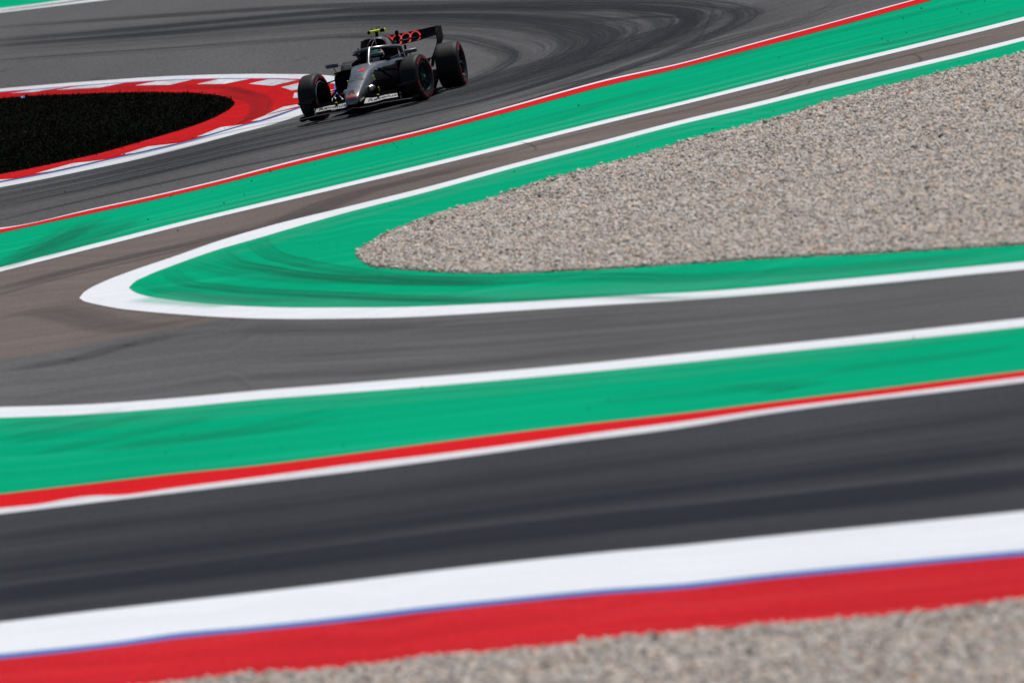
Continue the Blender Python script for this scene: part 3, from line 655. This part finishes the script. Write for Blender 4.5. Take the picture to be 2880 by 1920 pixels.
_txt = {}
def text_mesh(s, size=1.0, bold=0.0, shear=0.0):
    c = bpy.data.curves.new('lettering', 'FONT'); c.body = s; c.size = size; c.align_x = 'CENTER'; c.align_y = 'CENTER'; c.offset = bold; c.shear = shear; c.resolution_u = 3
    o = bpy.data.objects.new('lettering', c); COL.objects.link(o)
    dg = bpy.context.evaluated_depsgraph_get(); me = bpy.data.meshes.new_from_object(o.evaluated_get(dg))
    v = [tuple(q.co[:2]) for q in me.vertices]; f = [tuple(p.vertices) for p in me.polygons]
    bpy.data.objects.remove(o); bpy.data.curves.remove(c); bpy.data.meshes.remove(me)
    return v, f

# ---------------------------------------------------------------- the car (x forward, y to its left, z up; origin under the front axle)
o3 = ground(np.array([1042.4]), np.array([313.6]))[0]
th = R(10.4)
slope = float((hgt(o3[1] + .05) - hgt(o3[1] - .05)) / .1)
upv = Vector((0, -slope, 1)).normalized()
fw = Vector((-math.sin(th), -math.cos(th), 0)); fw = (fw - upv * fw.dot(upv)).normalized(); lf = upv.cross(fw)
car = bpy.data.objects.new('racing_car', None); COL.objects.link(car)
car.matrix_world = Matrix(((fw.x, lf.x, upv.x, o3[0]), (fw.y, lf.y, upv.y, o3[1]), (fw.z, lf.z, upv.z, o3[2] + .012), (0, 0, 0, 1)))
car['label'] = 'dark grey open-wheel racing car cornering beside the red and white kerb'; car['category'] = 'racing car'

NOSE = [(1.34, .255, .190, .070, .085), (1.31, .290, .180, .098, .108), (1.25, .330, .178, .112, .122), (1.0, .405, .195, .112, .140), (.6, .520, .225, .108, .165), (.16, .640, .235, .108, .205),
        (-.3, .695, .21, .150, .270), (-.62, .705, .17, .235, .330), (-.95, .700, .13, .300, .370), (-1.6, .700, .10, .320, .390), (-1.75, .70, .10, .32, .39)]
def nose_top(x): return interp(x, [(r[0], r[1]) for r in NOSE])[0]
def chassis_ring(x, opened):
    zt, zb, wt, wm = interp(x, [(r[0], r[1], r[2], r[3], r[4]) for r in NOSE])
    h = zt - zb
    ctl = [(wt, zt), (lerp(wt, wm, .45), zt - .05*h), (lerp(wt, wm, .8), zt - .16*h), (wm, zt - .42*h), (wm*.97, zt - .68*h), (wm*.82, zb + .12*h), (wm*.58, zb + .01*h), (wm*.2, zb)]
    ring = [(x, y, z) for y, z in ctl] + [(x, -y, z) for y, z in ctl[::-1]]
    k = 9
    for i in range(1, k + 1):
        t = -1 + 2 * i / (k + 1); y = t * wt
        if opened:
            e = abs(t); z = zt - .30 * (1 - max(0, (e - .72) / .28)) if e < .99 else zt
            y = t * wt * .99
        else: z = zt + .010 * (1 - t * t)
        ring.append((x, y, z))
    return ring
st_ = [1.34, 1.325, 1.31, 1.28, 1.25, 1.12, 1.0, .8, .6, .38, .16, -.07, -.3, -.5, -.66]
rings = [chassis_ring(x, False) for x in st_] + [chassis_ring(x, True) for x in (-.70, -.85, -1.0, -1.2, -1.4, -1.52)] + [chassis_ring(x, False) for x in (-1.56, -1.75)]
mbc = MB().rings(rings)
for i_, q_ in enumerate(mbc.f):    # painted top and nose, bare dark flanks below the shoulder line
    cx_ = sum(mbc.v[j][0] for j in q_) / len(q_); cz_ = sum(mbc.v[j][2] for j in q_) / len(q_)
    if cx_ < .42 and cz_ < nose_top(cx_) - .11 or cz_ < nose_top(cx_) - .19: mbc.m[i_] = 1
chassis = mbc.build('chassis', [C_['titan'], C_['panel']], car, sharp=50)
# cockpit rim padding
MB().tube([(-.72, -.20, .715), (-.80, -.27, .72), (-1.1, -.29, .735), (-1.45, -.28, .76), (-1.6, -.20, .80), (-1.63, 0, .82), (-1.6, .20, .80), (-1.45, .28, .76), (-1.1, .29, .735), (-.80, .27, .72), (-.72, .20, .715)], .035, 8).build('cockpit_padding', C_['carbon'], chassis)
MB().rings([[(x, y * k, z) for y, z in ((.30, .70), (.30, .84), (.23, .90), (-.23, .90), (-.30, .84), (-.30, .70))] for x, k in ((-1.52, .98), (-1.66, 1))]).build('headrest', C_['panel'], chassis)

def on_nose(name, txt, x, size, mat, y0=0.0, bold=0.0, shear=0.0, stretch=1.0, wide=1.0):
    v, f = text_mesh(txt, size, bold, shear); v = [(a * wide, b_) for a, b_ in v]
    return link_mesh(name, [(x - ty * stretch, y0 + tx, nose_top(x - ty * stretch) + .0155 - .010 * (abs(y0 + tx) / .11) ** 2) for tx, ty in v], f, mat, chassis)
on_nose('race_number', '5', .16, .17, C_['red'], .01, .006, .35, 1.35, 1.2)
on_nose('initial', 'R', 1.17, .155, C_['black'], -.012, .006, 0, 1.5, 1.25)
on_nose('lettering', 'QATAR', .62, .068, C_['black'], 0, .001, 0, 1.5)
mb = MB()
for row, (x, n_) in enumerate(((.40, 9), (.505, 11), (.945, 13))):
    for i in range(n_):
        y = (i - (n_ - 1) / 2) * .0145; dx = rr.uniform(.010, .03) if row < 2 else .006
        zz = [nose_top(x - dx) + .0145, nose_top(x + dx) + .0145]
        mb.add([(x - dx, y - .005, zz[0]), (x - dx, y + .004, zz[0]), (x + dx, y + .005, zz[1]), (x + dx, y - .003, zz[1])], [(0, 1, 2, 3)])
mb.build('lettering', C_['black'], chassis, smooth=False)
def ring_strip(mb, cx, cz, r, w_, fn, n=40, mi=0):
    v = []; f = []
    for k in range(n):
        a = 2 * math.pi * k / n
        for q in (r - w_/2, r + w_/2): v.append(fn(cx + q * math.cos(a), cz + q * math.sin(a)))
    for k in range(n):
        j = (k + 1) % n; f.append((2*k, 2*k+1, 2*j+1, 2*j))
    mb.add(v, f, mi)
mb = MB()
for k in range(4):
    ring_strip(mb, (k - 1.5) * .036, 0, .022, .009, lambda a, c: (1.295 - c * 1.0, a, nose_top(1.295 - c * 1.0) + .016 - .010 * (a / .11) ** 2), 24)
mb.build('four_ring_emblem', C_['red'], chassis, smooth=False)
for sgn in (1, -1):   # round camera housings at the nose sides, sensors
    MB().tube([(.62, sgn * .165, .36), (.60, sgn * .215, .365), (.57, sgn * .235, .365)], [.042, .045, .03], 14, mi=0).build('side_camera', C_['chrome'], chassis)
    MB().tube([(.28, sgn * .205, .53), (.26, sgn * .212, .46)], .010, 6).build('marker_light', C_['yellow'], chassis)
    MB().tube([(.20, sgn * .235, .34), (.18, sgn * .238, .27)], .010, 6).build('marker_light', C_['yellow'], chassis)

# halo
hp = [(-.60, 0, .69), (-.68, 0, .765), (-.80, 0, .86), (-.92, 0, .915)]
halo = MB().tube(hp, [.030, .026, .026, .036], 10, up=(1, 0, 0))
ringp = [(-1.85, -.30, .80), (-1.65, -.335, .845), (-1.40, -.345, .865), (-1.18, -.315, .88), (-1.02, -.22, .90), (-.94, -.10, .912), (-.92, 0, .915), (-.94, .10, .912), (-1.02, .22, .90), (-1.18, .315, .88), (-1.40, .345, .865), (-1.65, .335, .845), (-1.85, .30, .80)]
halo.tube(ringp, .036, 10, flat=.85)
for s_ in (1, -1): halo.tube([(-1.62, s_*.338, .85), (-1.72, s_*.34, .76), (-1.78, s_*.34, .66)], .03, 8)
halo = halo.build('halo', C_['titan'], car)
for s_ in (1, -1): MB().tube([(-1.06, s_*.20, .935), (-1.10, s_*.215, .945)], .012, 6).build('halo_sensor', C_['carbon'], halo)

# engine cover with the air intake
def ec_ring(x, zt, zb, wt, wm, n=28):
    out = []
    for k in range(n):
        a = 2 * math.pi * k / n + math.pi / 2
        c, s_ = math.cos(a), math.sin(a)
        z = lerp(zb, zt, .5 + .5 * (abs(s_) ** .8) * (1 if s_ > 0 else -1))
        f = (z - zb) / (zt - zb); wd = lerp(wm, wt, min(1, f / .62) ** .8)
        out.append((x, wd * (abs(c) ** .72) * (1 if c > 0 else -1), z))
    return out
def el_ring(x, cz, ry, rz, n=28):
    return [(x, ry * math.cos(2*math.pi*k/n + math.pi/2), cz + rz * (.92 * math.sin(2*math.pi*k/n + math.pi/2) + .08 * math.sin(2*math.pi*k/n + math.pi/2) ** 3)) for k in range(n)]
EC = [(-1.60, 1.035, .64, .150, .32), (-1.66, 1.055, .60, .165, .36), (-1.80, 1.06, .55, .168, .38), (-2.1, 1.03, .45, .15, .39), (-2.5, .93, .35, .10, .36), (-2.9, .78, .25, .07, .30), (-3.3, .62, .20, .05, .22), (-3.6, .50, .20, .04, .14)]
er = [el_ring(-1.95, .95, .10, .055), el_ring(-1.70, .955, .128, .070), el_ring(-1.60, .958, .138, .078)] + [ec_ring(*r) for r in EC]
cover = MB().rings(er, mids=[1, 1, 0] + [0] * 7).build('engine_cover', [C_['titan'], C_['void']], car, sharp=50)
lip = el_ring(-1.592, .958, .141, .081, 28)
mb = MB(); half = lip[6:23]
mb.tube(half, .0075, 6, up=(1, 0, 0)); mb.build('intake_lip', C_['red'], cover)
MB().rings([[(x, y, z) for y, z in ((h_, .84), (h_*.6, z1), (-h_*.6, z1), (-h_, .84))] for x, h_, z1 in ((-2.0, .012, 1.05), (-2.6, .012, 1.0), (-3.35, .008, .80))]).build('shark_fin', C_['panel'], cover)
for y1 in (-.07, .055):
    MB().tube([(-1.57, -.01, 1.035), (-1.30, y1, .89)], 0.0022, 5).build('antenna_wire', C_['rim'], cover)
# camera pod over the intake
pod = MB().tube([(-1.74, 0, 1.04), (-1.77, 0, 1.13)], [.028, .022], 8).tube([(-1.79, -.145, 1.140), (-1.79, -.135, 1.140), (-1.79, .135, 1.140), (-1.79, .145, 1.140)], [.02, .027, .027, .02], 8)
for y1 in (-.07, .01, .05): pod.tube([(-1.80, y1, 1.175), (-1.80, y1, 1.205)], [.010, .004], 6)
pod = pod.build('camera_pod', C_['carbon'], car)
MB().tube([(-1.79, -.10, 1.141), (-1.79, .062, 1.141)], .0285, 10).build('pod_cover', C_['yellow'], pod)
MB().tube([(-1.79, .128, 1.141), (-1.79, .147, 1.141)], .0285, 10).build('pod_cover', C_['yellow'], pod)
# fin camera in front of the rear wing
MB().tube([(-3.35, 0, .80), (-3.42, 0, .95), (-3.45, 0, 1.02), (-3.45, 0, 1.05)], [.022, .022, .032, .02], 8).build('wing_actuator', C_['gloss'], car)

# side pods
def pod_ring(x, s_, yi, yo, zb, zt, n=20):
    out = []
    for k in range(n):
        a = 2 * math.pi * k / n; c, q = math.cos(a), math.sin(a)
        out.append((x, s_ * lerp(yi, yo, .5 + .5 * (abs(c) ** .55) * (1 if c > 0 else -1)), lerp(zb, zt, .5 + .5 * (abs(q) ** .6) * (1 if q > 0 else -1))))
    return out
for s_ in (1, -1):
    rs = [pod_ring(-1.55, s_, .38, .58, .42, .56), pod_ring(-1.10, s_, .35, .635, .37, .595), pod_ring(-1.06, s_, .31, .66, .33, .635), pod_ring(-1.15, s_, .28, .69, .24, .655), pod_ring(-1.6, s_, .22, .70, .12, .64), pod_ring(-2.2, s_, .15, .62, .08, .56), pod_ring(-2.8, s_, .10, .42, .08, .44), pod_ring(-3.3, s_, .08, .26, .10, .34)]
    sp = MB().rings(rs, mids=[1, 1, 0, 0, 0, 0, 0]).build('sidepod', [C_['panel'], C_['void']], car, sharp=50)
    MB().tube([(-1.05, s_*.33, .640), (-1.04, s_*.5, .648), (-1.06, s_*.65, .632)], .016, 6).build('inlet_trim', C_['gloss'], sp)
    mb = MB().add([(-1.00, s_*.50, .30), (-1.00, s_*.69, .285), (-1.01, s_*.70, .315), (-1.01, s_*.58, .325)], [(0, 1, 2, 3)])
    mb.build('sponsor_flash', C_['red'], sp, smooth=False)
    MB().add([(-.995, s_*.60, .283), (-.995, s_*.705, .275), (-1.0, s_*.71, .300), (-1.0, s_*.62, .303)], [(0, 1, 2, 3)]).build('sponsor_flash', C_['whitep'], sp, smooth=False)
    # mirrors
    mi = MB().tube([(-.90, s_*.535, .765), (-.90, s_*.545, .765), (-.905, s_*.72, .768), (-.91, s_*.735, .768)], [.022, .036, .036, .022], 8, flat=.95, up=(0, 0, 1))
    mi = mi.build('mirror', C_['titan'], car)
    MB().tube([(-.92, s_*.62, .74), (-.98, s_*.60, .66)], .010, 6).tube([(-.91, s_*.54, .76), (-.86, s_*.30, .715)], .009, 6).build('mirror_stay', C_['chrome'], mi)
    # floor boards
    MB().rings([[(x, s_*(y + d), z) for d, z in ((0, .06), (.012, .06), (.012 - .03, zt), (-.03, zt))] for x, y, zt in ((-.45, .52, .26), (-.8, .66, .34), (-1.2, .74, .30), (-1.6, .76, .16))]).build('floor_board', C_['carbon'], car, smooth=False)
# floor
fl = MB().rings([[(x, y, z) for y, z in ((w_, .045), (w_*.98, .065), (-w_*.98, .065), (-w_, .045))] for x, w_ in ((.15, .12), (-.35, .30), (-.6, .62), (-.9, .76), (-2.6, .76), (-2.9, .52), (-3.4, .46))])
fl.rings([[(x, y, z) for y, z in ((.46, z0), (.46, z0 + .02), (-.46, z0 + .02), (-.46, z0))] for x, z0 in ((-3.38, .05), (-3.75, .16), (-4.0, .30))])
fl.build('floor', C_['carbon'], car, smooth=False)

# front wing: swept planes lofted across the span
def foil(y, xle, zle, chord, inc, thick, camber=.0):
    pts = []
    prof = [(0, 0), (.04, .55), (.15, .9), (.35, 1), (.65, .65), (1, .08), (1, -.08), (.65, .1), (.35, -.2), (.15, -.45), (.04, -.4)]
    ci, si = math.cos(inc), math.sin(inc)
    for u, t in prof:
        a = u * chord; c = t * thick / 2 - camber * math.sin(math.pi * u)
        pts.append((xle - a * ci - c * si * 0, y, zle + a * si + c * ci))
    return pts
def fw_le(y):
    a = abs(y); return 1.30 - .02 * a - .17 * a ** 2, .125 - .02 * math.sin(min(1, a / .45) * math.pi) - .028 * (a / .9) ** 2
ysp = np.linspace(-.90, .90, 31)
fwing = MB().rings([foil(y, *fw_le(y), .30, R(6), .022, .008) for y in ysp]).build('front_wing', C_['gloss'], car)
edge = MB().tube([(fw_le(y)[0] + .002, y, fw_le(y)[1] + .006) for y in ysp], .0045, 6).build('leading_edge_strip', C_['whitep'], fwing)
def flap_le(y, k):
    a = abs(y); x, z = fw_le(y)
    return x - (.25 if k == 0 else .40), z + (.050 if k == 0 else .108)
for s_ in (1, -1):
    yy = np.linspace(.125, .675, 13)
    fa = MB().rings([foil(s_*y, *flap_le(y, 0), (.19 - .04 * y), R(24 - 8 * y), .014, .008) for y in yy]).build('wing_flap', C_['whitep'], fwing)
    fb = MB().rings([foil(s_*y, *flap_le(y, 1), .14 - .05 * y, R(34 - 14 * y), .012, .008) for y in yy]).build('wing_flap', C_['carbon'], fwing)
    # lettering follows the flap
    v, f = text_mesh('Revolut', .145, .003)
    yc = .40
    def place(tx, ty):
        y = s_ * yc + tx; u = .46 + ty / .145 * .80
        a = abs(y); ch = .19 - .04 * a; inc = R(24 - 8 * a); xl, zl = flap_le(y, 0)
        h = .5 * .014 * 1.02 - .008 * math.sin(math.pi * min(1, max(0, u))) + .0045
        return (xl - u * ch * math.cos(inc), y, zl + u * ch * math.sin(inc) + h * math.cos(inc))
    link_mesh('lettering', [place(*q) for q in v], f, C_['black'], fa)
    # flap adjusters
    ad = MB().tube([(.93, s_*.335, .12), (.90, s_*.335, .24)], [.022, .018], 8).build('flap_adjuster', C_['carbon'], fwing)
    MB().tube([(.90, s_*.335, .242), (.897, s_*.335, .258)], [.020, .014], 8).build('adjuster_cap', C_['yellow'], ad)
    # end plate, dive plane, foot plate
    ep = MB().rings([[(x, s_*(y0 + d), z) for d, z in ((-.006, .055), (.006, .055), (.006 + .02, zt*.6), (.008, zt), (-.004, zt), (-.006 + .02, zt*.6))] for x, y0, zt in ((1.13, .680, .19), (1.08, .683, .31), (.95, .688, .350), (.75, .70, .350), (.52, .72, .31))]).build('end_plate', C_['gloss'], fwing, smooth=False)
    MB().rings([[(x, s_*.695, z), (x, s_*yo, z + .008), (x, s_*yo, z + .016), (x, s_*.695, z + .012)] for x, yo, z in ((1.06, .74, .300), (.98, .90, .31), (.85, .945, .32), (.62, .945, .345))]).build('dive_plane', C_['gloss'], ep, smooth=False)
    MB().tube([(1.12, s_*.86, .085), (.98, s_*.885, .095), (.6, s_*.885, .095)], [.03, .055, .05], 10, flat=.75).build('foot_plate', C_['carbon'], ep)
    mb = MB()
    for k, (z0, z1) in enumerate(((.13, .175), (.19, .235))):
        for q in range(3):
            zz = lerp(z0, z1, q / 3)
            xx = 1.13 - .035 * 0
            mb.add([(1.085 - .0, s_*.683 + .024, zz), (1.00, s_*.686 + .026, zz), (1.00, s_*.686 + .026, zz + .009), (1.085, s_*.683 + .024, zz + .009)], [(0, 1, 2, 3)])
    mb.build('lettering', C_['whitep'], ep, smooth=False)
    # nose pylons join the wing
    MB().rings([[(x, s_*.085 - .012, z), (x, s_*.085 + .012, z), (x, s_*.085 + .012, zt), (x, s_*.085 - .012, zt)] for x, z, zt in ((1.27, .13, .20), (1.0, .16, .22))]).build('nose_pylon', C_['carbon'], fwing)

# rear wing
def rw_ring(y, x0, z0, chord, inc, th_): return foil(y, x0, z0, chord, inc, th_, .02)
def zm(y): return .822 + .048 * (abs(y) / .6) ** 2
def zf(y): return .884 + .012 * (abs(y) / .6) ** 2
ysr = np.linspace(-.605, .605, 21)
rwing = MB().rings([rw_ring(y, -3.52, zm(y), .21, R(14), .024) for y in ysr]).build('rear_wing', C_['gloss'], car)
rflap = MB().rings([rw_ring(y, -3.69, zf(y), .165, R(37), .016) for y in ysr]).build('wing_flap', C_['gloss'], rwing)
for s_ in (1, -1):
    MB().rings([[(xf, s_*y, z), (xf, s_*(y + .014), z), (xb, s_*(y + .014), z), (xb, s_*y, z)] for y, z, xf, xb in ((.41, .38, -3.55, -3.75), (.455, .52, -3.5, -3.80), (.535, .64, -3.47, -3.86), (.592, .74, -3.45, -3.92), (.606, .80, -3.45, -3.98), (.606, .90, -3.47, -3.99), (.606, .985, -3.58, -3.98))]).build('end_plate', C_['panel'], rwing)
    MB().tube([(-3.45, s_*.07, .45), (-3.50, s_*.07, .60), (-3.55, s_*.07, .80)], [.022, .02, .018], 8).build('wing_pylon', C_['carbon'], rwing)
MB().rings([rw_ring(y, -3.42, .47, .20, R(15), .02) for y in np.linspace(-.42, .42, 9)]).build('beam_wing', C_['carbon'], rwing)
# the four red rings painted across main plane and flap, facing forward
mb = MB()
def rwall(a, c):                   # a along the span, c = height: wrapped over the two elements
    if c < zf(a) + .004:
        x0, z0, ch, inc, th_ = -3.52, zm(a), .21, R(14), .024
    else:
        x0, z0, ch, inc, th_ = -3.69, zf(a), .165, R(37), .016
    u = min(1.0, max(0.0, (c - z0) / (ch * math.sin(inc))))
    h = th_ / 2 * (1 - .9 * max(0, u - .35) / .65) * (1 if u > .3 else (.2 + .8 * u / .3)) - .02 * math.sin(math.pi * u)
    return (x0 - u * ch * math.cos(inc) + .004, a, z0 + u * ch * math.sin(inc) + h * math.cos(inc) + .003)
for k in range(4):
    ring_strip(mb, (k - 1.5) * .150, 0.888, .086, .018, rwall, 72)
# keep the emblem on its two planes: drop faces that would bridge the slot between them
keep = [i for i, q in enumerate(mb.f) if max(mb.v[j][0] for j in q) - min(mb.v[j][0] for j in q) < .07]
mb.f = [mb.f[i] for i in keep]; mb.m = [0] * len(keep)
mb.build('four_ring_emblem', C_['red'], rwing, smooth=False)

# wheels
def wheel(x, s_, wd, steer, nut_mat):
    rad, rr_ = (.364 if x > -1 else .360), .238
    e = wd / 2
    root_m = Matrix.Translation((x, s_ * (.95 - e) , rad)) if x < -1 else Matrix.Translation((x, s_*.75, rad)) @ Matrix.Rotation(steer, 4, 'Z') @ Matrix.Translation((0, s_*(.968 - e - .75), 0))
    # rim: outer cover, inner barrel
    rim = MB()
    rim.lathe([(rr_ + .004, e - .012), (rr_ - .010, e - .006), (rr_ - .022, e - .016), (.20, e - .055), (.12, e - .075), (.06, e - .072), (.055, e - .05), (0.001, e - .05)], 40)
    rim.lathe([(rr_ + .004, -e + .012), (rr_ - .008, -e + .004), (rr_ - .02, -e + .02), (rr_ - .026, -e + .10)], 40, mi=1)
    rim.lathe([(.205, -e + .12), (.205, -e + .0), (.19, -e - .015), (.06, -e - .012), (.001, -e - .012)], 32, mi=2)
    for k in range(10):            # shallow spokes on the cover
        a = 2 * math.pi * k / 10
        rim.tube([(.07 * math.cos(a), e - .064, .07 * math.sin(a)), (.16 * math.cos(a + .12), e - .060, .16 * math.sin(a + .12)), (.215 * math.cos(a + .2), e - .024, .215 * math.sin(a + .2))], [.011, .009, .011], 6)
    if s_ < 0:                     # the lathe's outer face points to +y: turn the wheel round for the right-hand side
        rim.v = [(-a, -b_, c) for a, b_, c in rim.v]
    o = rim.build('wheel', [C_['rim'], C_['chrome'], C_['carbon']], car, sharp=30)
    o.matrix_local = root_m
    ty = MB()
    half = [(rr_, e - .016), (rr_ + .012, e - .006), (.275, e + .004), (.305, e + .003), (.328, e - .004), (.343, e - .014), (rad - .008, e - .028), (rad - .002, e - .046)]
    prof = half + [(rad, e - .08), (rad + .0005, 0), (rad, -e + .08)] + [(r, -y) for r, y in half[::-1]]
    ty.lathe(prof, 72)
    nq = 72
    ty.m = [1 if (k // nq) < 6 or (k // nq) >= len(prof) - 7 else 0 for k in range(len(ty.f))]
    t = ty.build('tyre', [C_['tyre'], C_['wall']], o, sharp=60)
    # red sidewall band: arcs with lettering between, on both walls
    mk = MB()
    def arc(a0, a1, side, r0=.300, r1=.316):
        n_ = max(3, int((a1 - a0) / .06)); v = []; f = []
        for k in range(n_ + 1):
            a = lerp(a0, a1, k / n_)
            for r, y in ((r0, e + .0055), (r1, e + .0035)): v.append((r * math.cos(a), side * y, r * math.sin(a)))
        for k in range(n_): f.append((2*k, 2*k+1, 2*k+3, 2*k+2))
        mk.add(v, f)
    def letters(txt, ac, side, size=.055):
        v, f = text_mesh(txt, size, .002)
        mk.add([((.305 + yy_) * math.cos(ac - side * xx_ / .305), side * (e + .006 - max(0, yy_) * .12), (.305 + yy_) * math.sin(ac - side * xx_ / .305)) for xx_, yy_ in v], f)
    for side in (1, -1):
        ph = 1.9 if side > 0 else 1.35
        for q in (0, math.pi):
            arc(ph + q - 1.15, ph + q - .50, side); arc(ph + q + .50, ph + q + 1.15, side)
            arc(ph + q - 1.15, ph + q - .62, side, .285, .291); arc(ph + q + .62, ph + q + 1.15, side, .285, .291)
            letters('PIRELLI' if q == 0 else 'P ZERO', ph + q, side)
    mk.build('tyre_lettering', C_['red'], o, smooth=False)
    MB().lathe([(.030, s_*(e - .05)), (.028, s_*(e - .012)), (.018, s_*(e - .006)), (.001, s_*(e - .006))], 16).build('wheel_nut', nut_mat, o)
    return o
STEER = R(-13)
wheel(0, 1, .285, STEER, C_['hgreen']); wheel(0, -1, .285, STEER, C_['hgreen'])
wheel(-3.4, 1, .375, 0, C_['rim']); wheel(-3.4, -1, .375, 0, C_['rim'])

# suspension
def arm(name, pts, r=.013, flat=.55, mat='carbon'):
    MB().tube(pts, r * 1.5, 8, flat=flat).build(name, C_[mat], car)
for s_ in (1, -1):
    arm('suspension_arm', [(.02, s_*.66, .535), (.15, s_*.20, .60)]); arm('suspension_arm', [(-.02, s_*.66, .53), (-.36, s_*.27, .595)])
    arm('suspension_arm', [(.02, s_*.66, .19), (.22, s_*.20, .27)]); arm('suspension_arm', [(-.02, s_*.66, .19), (-.34, s_*.27, .25)])
    arm('push_rod', [(.0, s_*.64, .24), (-.05, s_*.24, .62)], .012, .9); arm('track_rod', [(.10, s_*.66, .40), (.20, s_*.21, .44)], .011)
    MB().box((0, s_*.66, .36), (.14, .07, .36), taper=.8).build('upright', C_['carbon'], car)
    arm('suspension_arm', [(-3.38, s_*.60, .53), (-3.05, s_*.14, .50)]); arm('suspension_arm', [(-3.40, s_*.60, .53), (-3.55, s_*.12, .50)])
    arm('suspension_arm', [(-3.38, s_*.60, .20), (-3.0, s_*.16, .22)]); arm('suspension_arm', [(-3.42, s_*.60, .20), (-3.6, s_*.12, .22)])
    MB().box((-3.4, s_*.60, .36), (.16, .08, .38), taper=.8).build('upright', C_['carbon'], car)
    # tall winglet behind the front wheel
    MB().rings([[(x, s_*y, z) for y, z in ((.60, .10), (.615, .10), (.66, zt), (.645, zt))] for x, zt in ((-.42, .20), (-.62, .30), (-.85, .22))]).build('turning_vane', C_['carbon'], car, smooth=False)
MB().tube([(-3.6, 0, .40), (-3.95, 0, .38)], [.06, .03], 8).build('rain_light', C_['panel'], car)

# ---------------------------------------------------------------- the driver
drv = bpy.data.objects.new('person', None); COL.objects.link(drv)
drv.matrix_world = car.matrix_world @ Matrix.Translation((-1.42, 0, .70)) @ Matrix.Rotation(R(-6), 4, 'Z')
drv['label'] = 'driver in a white, green and navy helmet looking ahead from the cockpit'; drv['category'] = 'person'
def er_(z, y0, rx, ry, dx=0, n=16): return [(dx + rx * math.cos(2*math.pi*k/n), y0 + ry * math.sin(2*math.pi*k/n), z) for k in range(n)]
body = MB().rings([er_(-.42, 0, .11, .17, .05), er_(-.30, 0, .12, .19, .0), er_(-.16, 0, .12, .205, -.04), er_(-.08, 0, .10, .19, -.06), er_(-.045, 0, .075, .12, -.05), er_(-.02, 0, .065, .07, -.04), er_(.04, 0, .06, .06, -.02)])
for s_ in (1, -1): body.tube([(-.05, s_*.17, -.10), (.06, s_*.22, -.25), (.20, s_*.19, -.28), (.32, s_*.12, -.17)], [.062, .055, .045, .034], 10)
body = body.build('race_suit', C_['suit'], drv)
# helmet: one shell, painted by zones, with visor opening
nu, nv_ = 36, 24
V, F, Mi = [], [], []
for j in range(nv_ + 1):
    b_ = -math.pi/2 + math.pi * j / nv_
    for i in range(nu):
        a = 2 * math.pi * i / nu
        x = .140 * math.cos(b_) * math.cos(a); y = .120 * math.cos(b_) * math.sin(a); z = .128 * math.sin(b_)
        if z < -.03 and math.cos(a) > 0: x *= 1 + .22 * (-z - .03) / .1 * math.cos(a) * 3 * .5
        V.append((x + .01, y, .085 + max(z, -.115)))
for j in range(nv_):
    b_ = -math.pi/2 + math.pi * (j + .5) / nv_
    for i in range(nu):
        a = 2 * math.pi * (i + .5) / nu; a = a if a < math.pi else a - 2 * math.pi
        F.append((j*nu+i, j*nu+(i+1) % nu, (j+1)*nu+(i+1) % nu, (j+1)*nu+i))
        zz = math.sin(b_)
        if -.22 < zz < .28 and abs(a) < 1.35: m_ = 1                       # visor
        elif .28 <= zz < .40 and abs(a) < 1.7: m_ = 2                      # white visor strip
        elif .40 <= zz < .74 and abs(a) < .75: m_ = 3                      # green front panel
        elif zz >= .40 and .75 <= abs(a) < 1.15: m_ = 0
        elif zz >= .1 and 1.15 <= abs(a) < 1.55: m_ = 4                    # gold band
        elif zz >= .1: m_ = 0 if abs(a) < 2.4 else 2
        elif zz < -.22 and abs(a) < .5: m_ = 2
        elif zz < -.22: m_ = 2 if int((a + 4) * 3) % 2 else 0
        else: m_ = 2
        Mi.append(m_)
helm = link_mesh('helmet', V, F, [C_['navy'], C_['visor'], C_['hwhite'], C_['hgreen'], C_['hgold']], drv, True, Mi, sharp=60)
bm = bmesh.new(); bm.from_mesh(helm.data); bmesh.ops.remove_doubles(bm, verts=bm.verts, dist=1e-5); bmesh.ops.recalc_face_normals(bm, faces=bm.faces); bm.to_mesh(helm.data); bm.free()
MB().tube([(.125, -.085, .118), (.15, 0, .128), (.125, .085, .118)], .008, 6, flat=1.6).build('visor_tear_off', C_['hwhite'], helm)
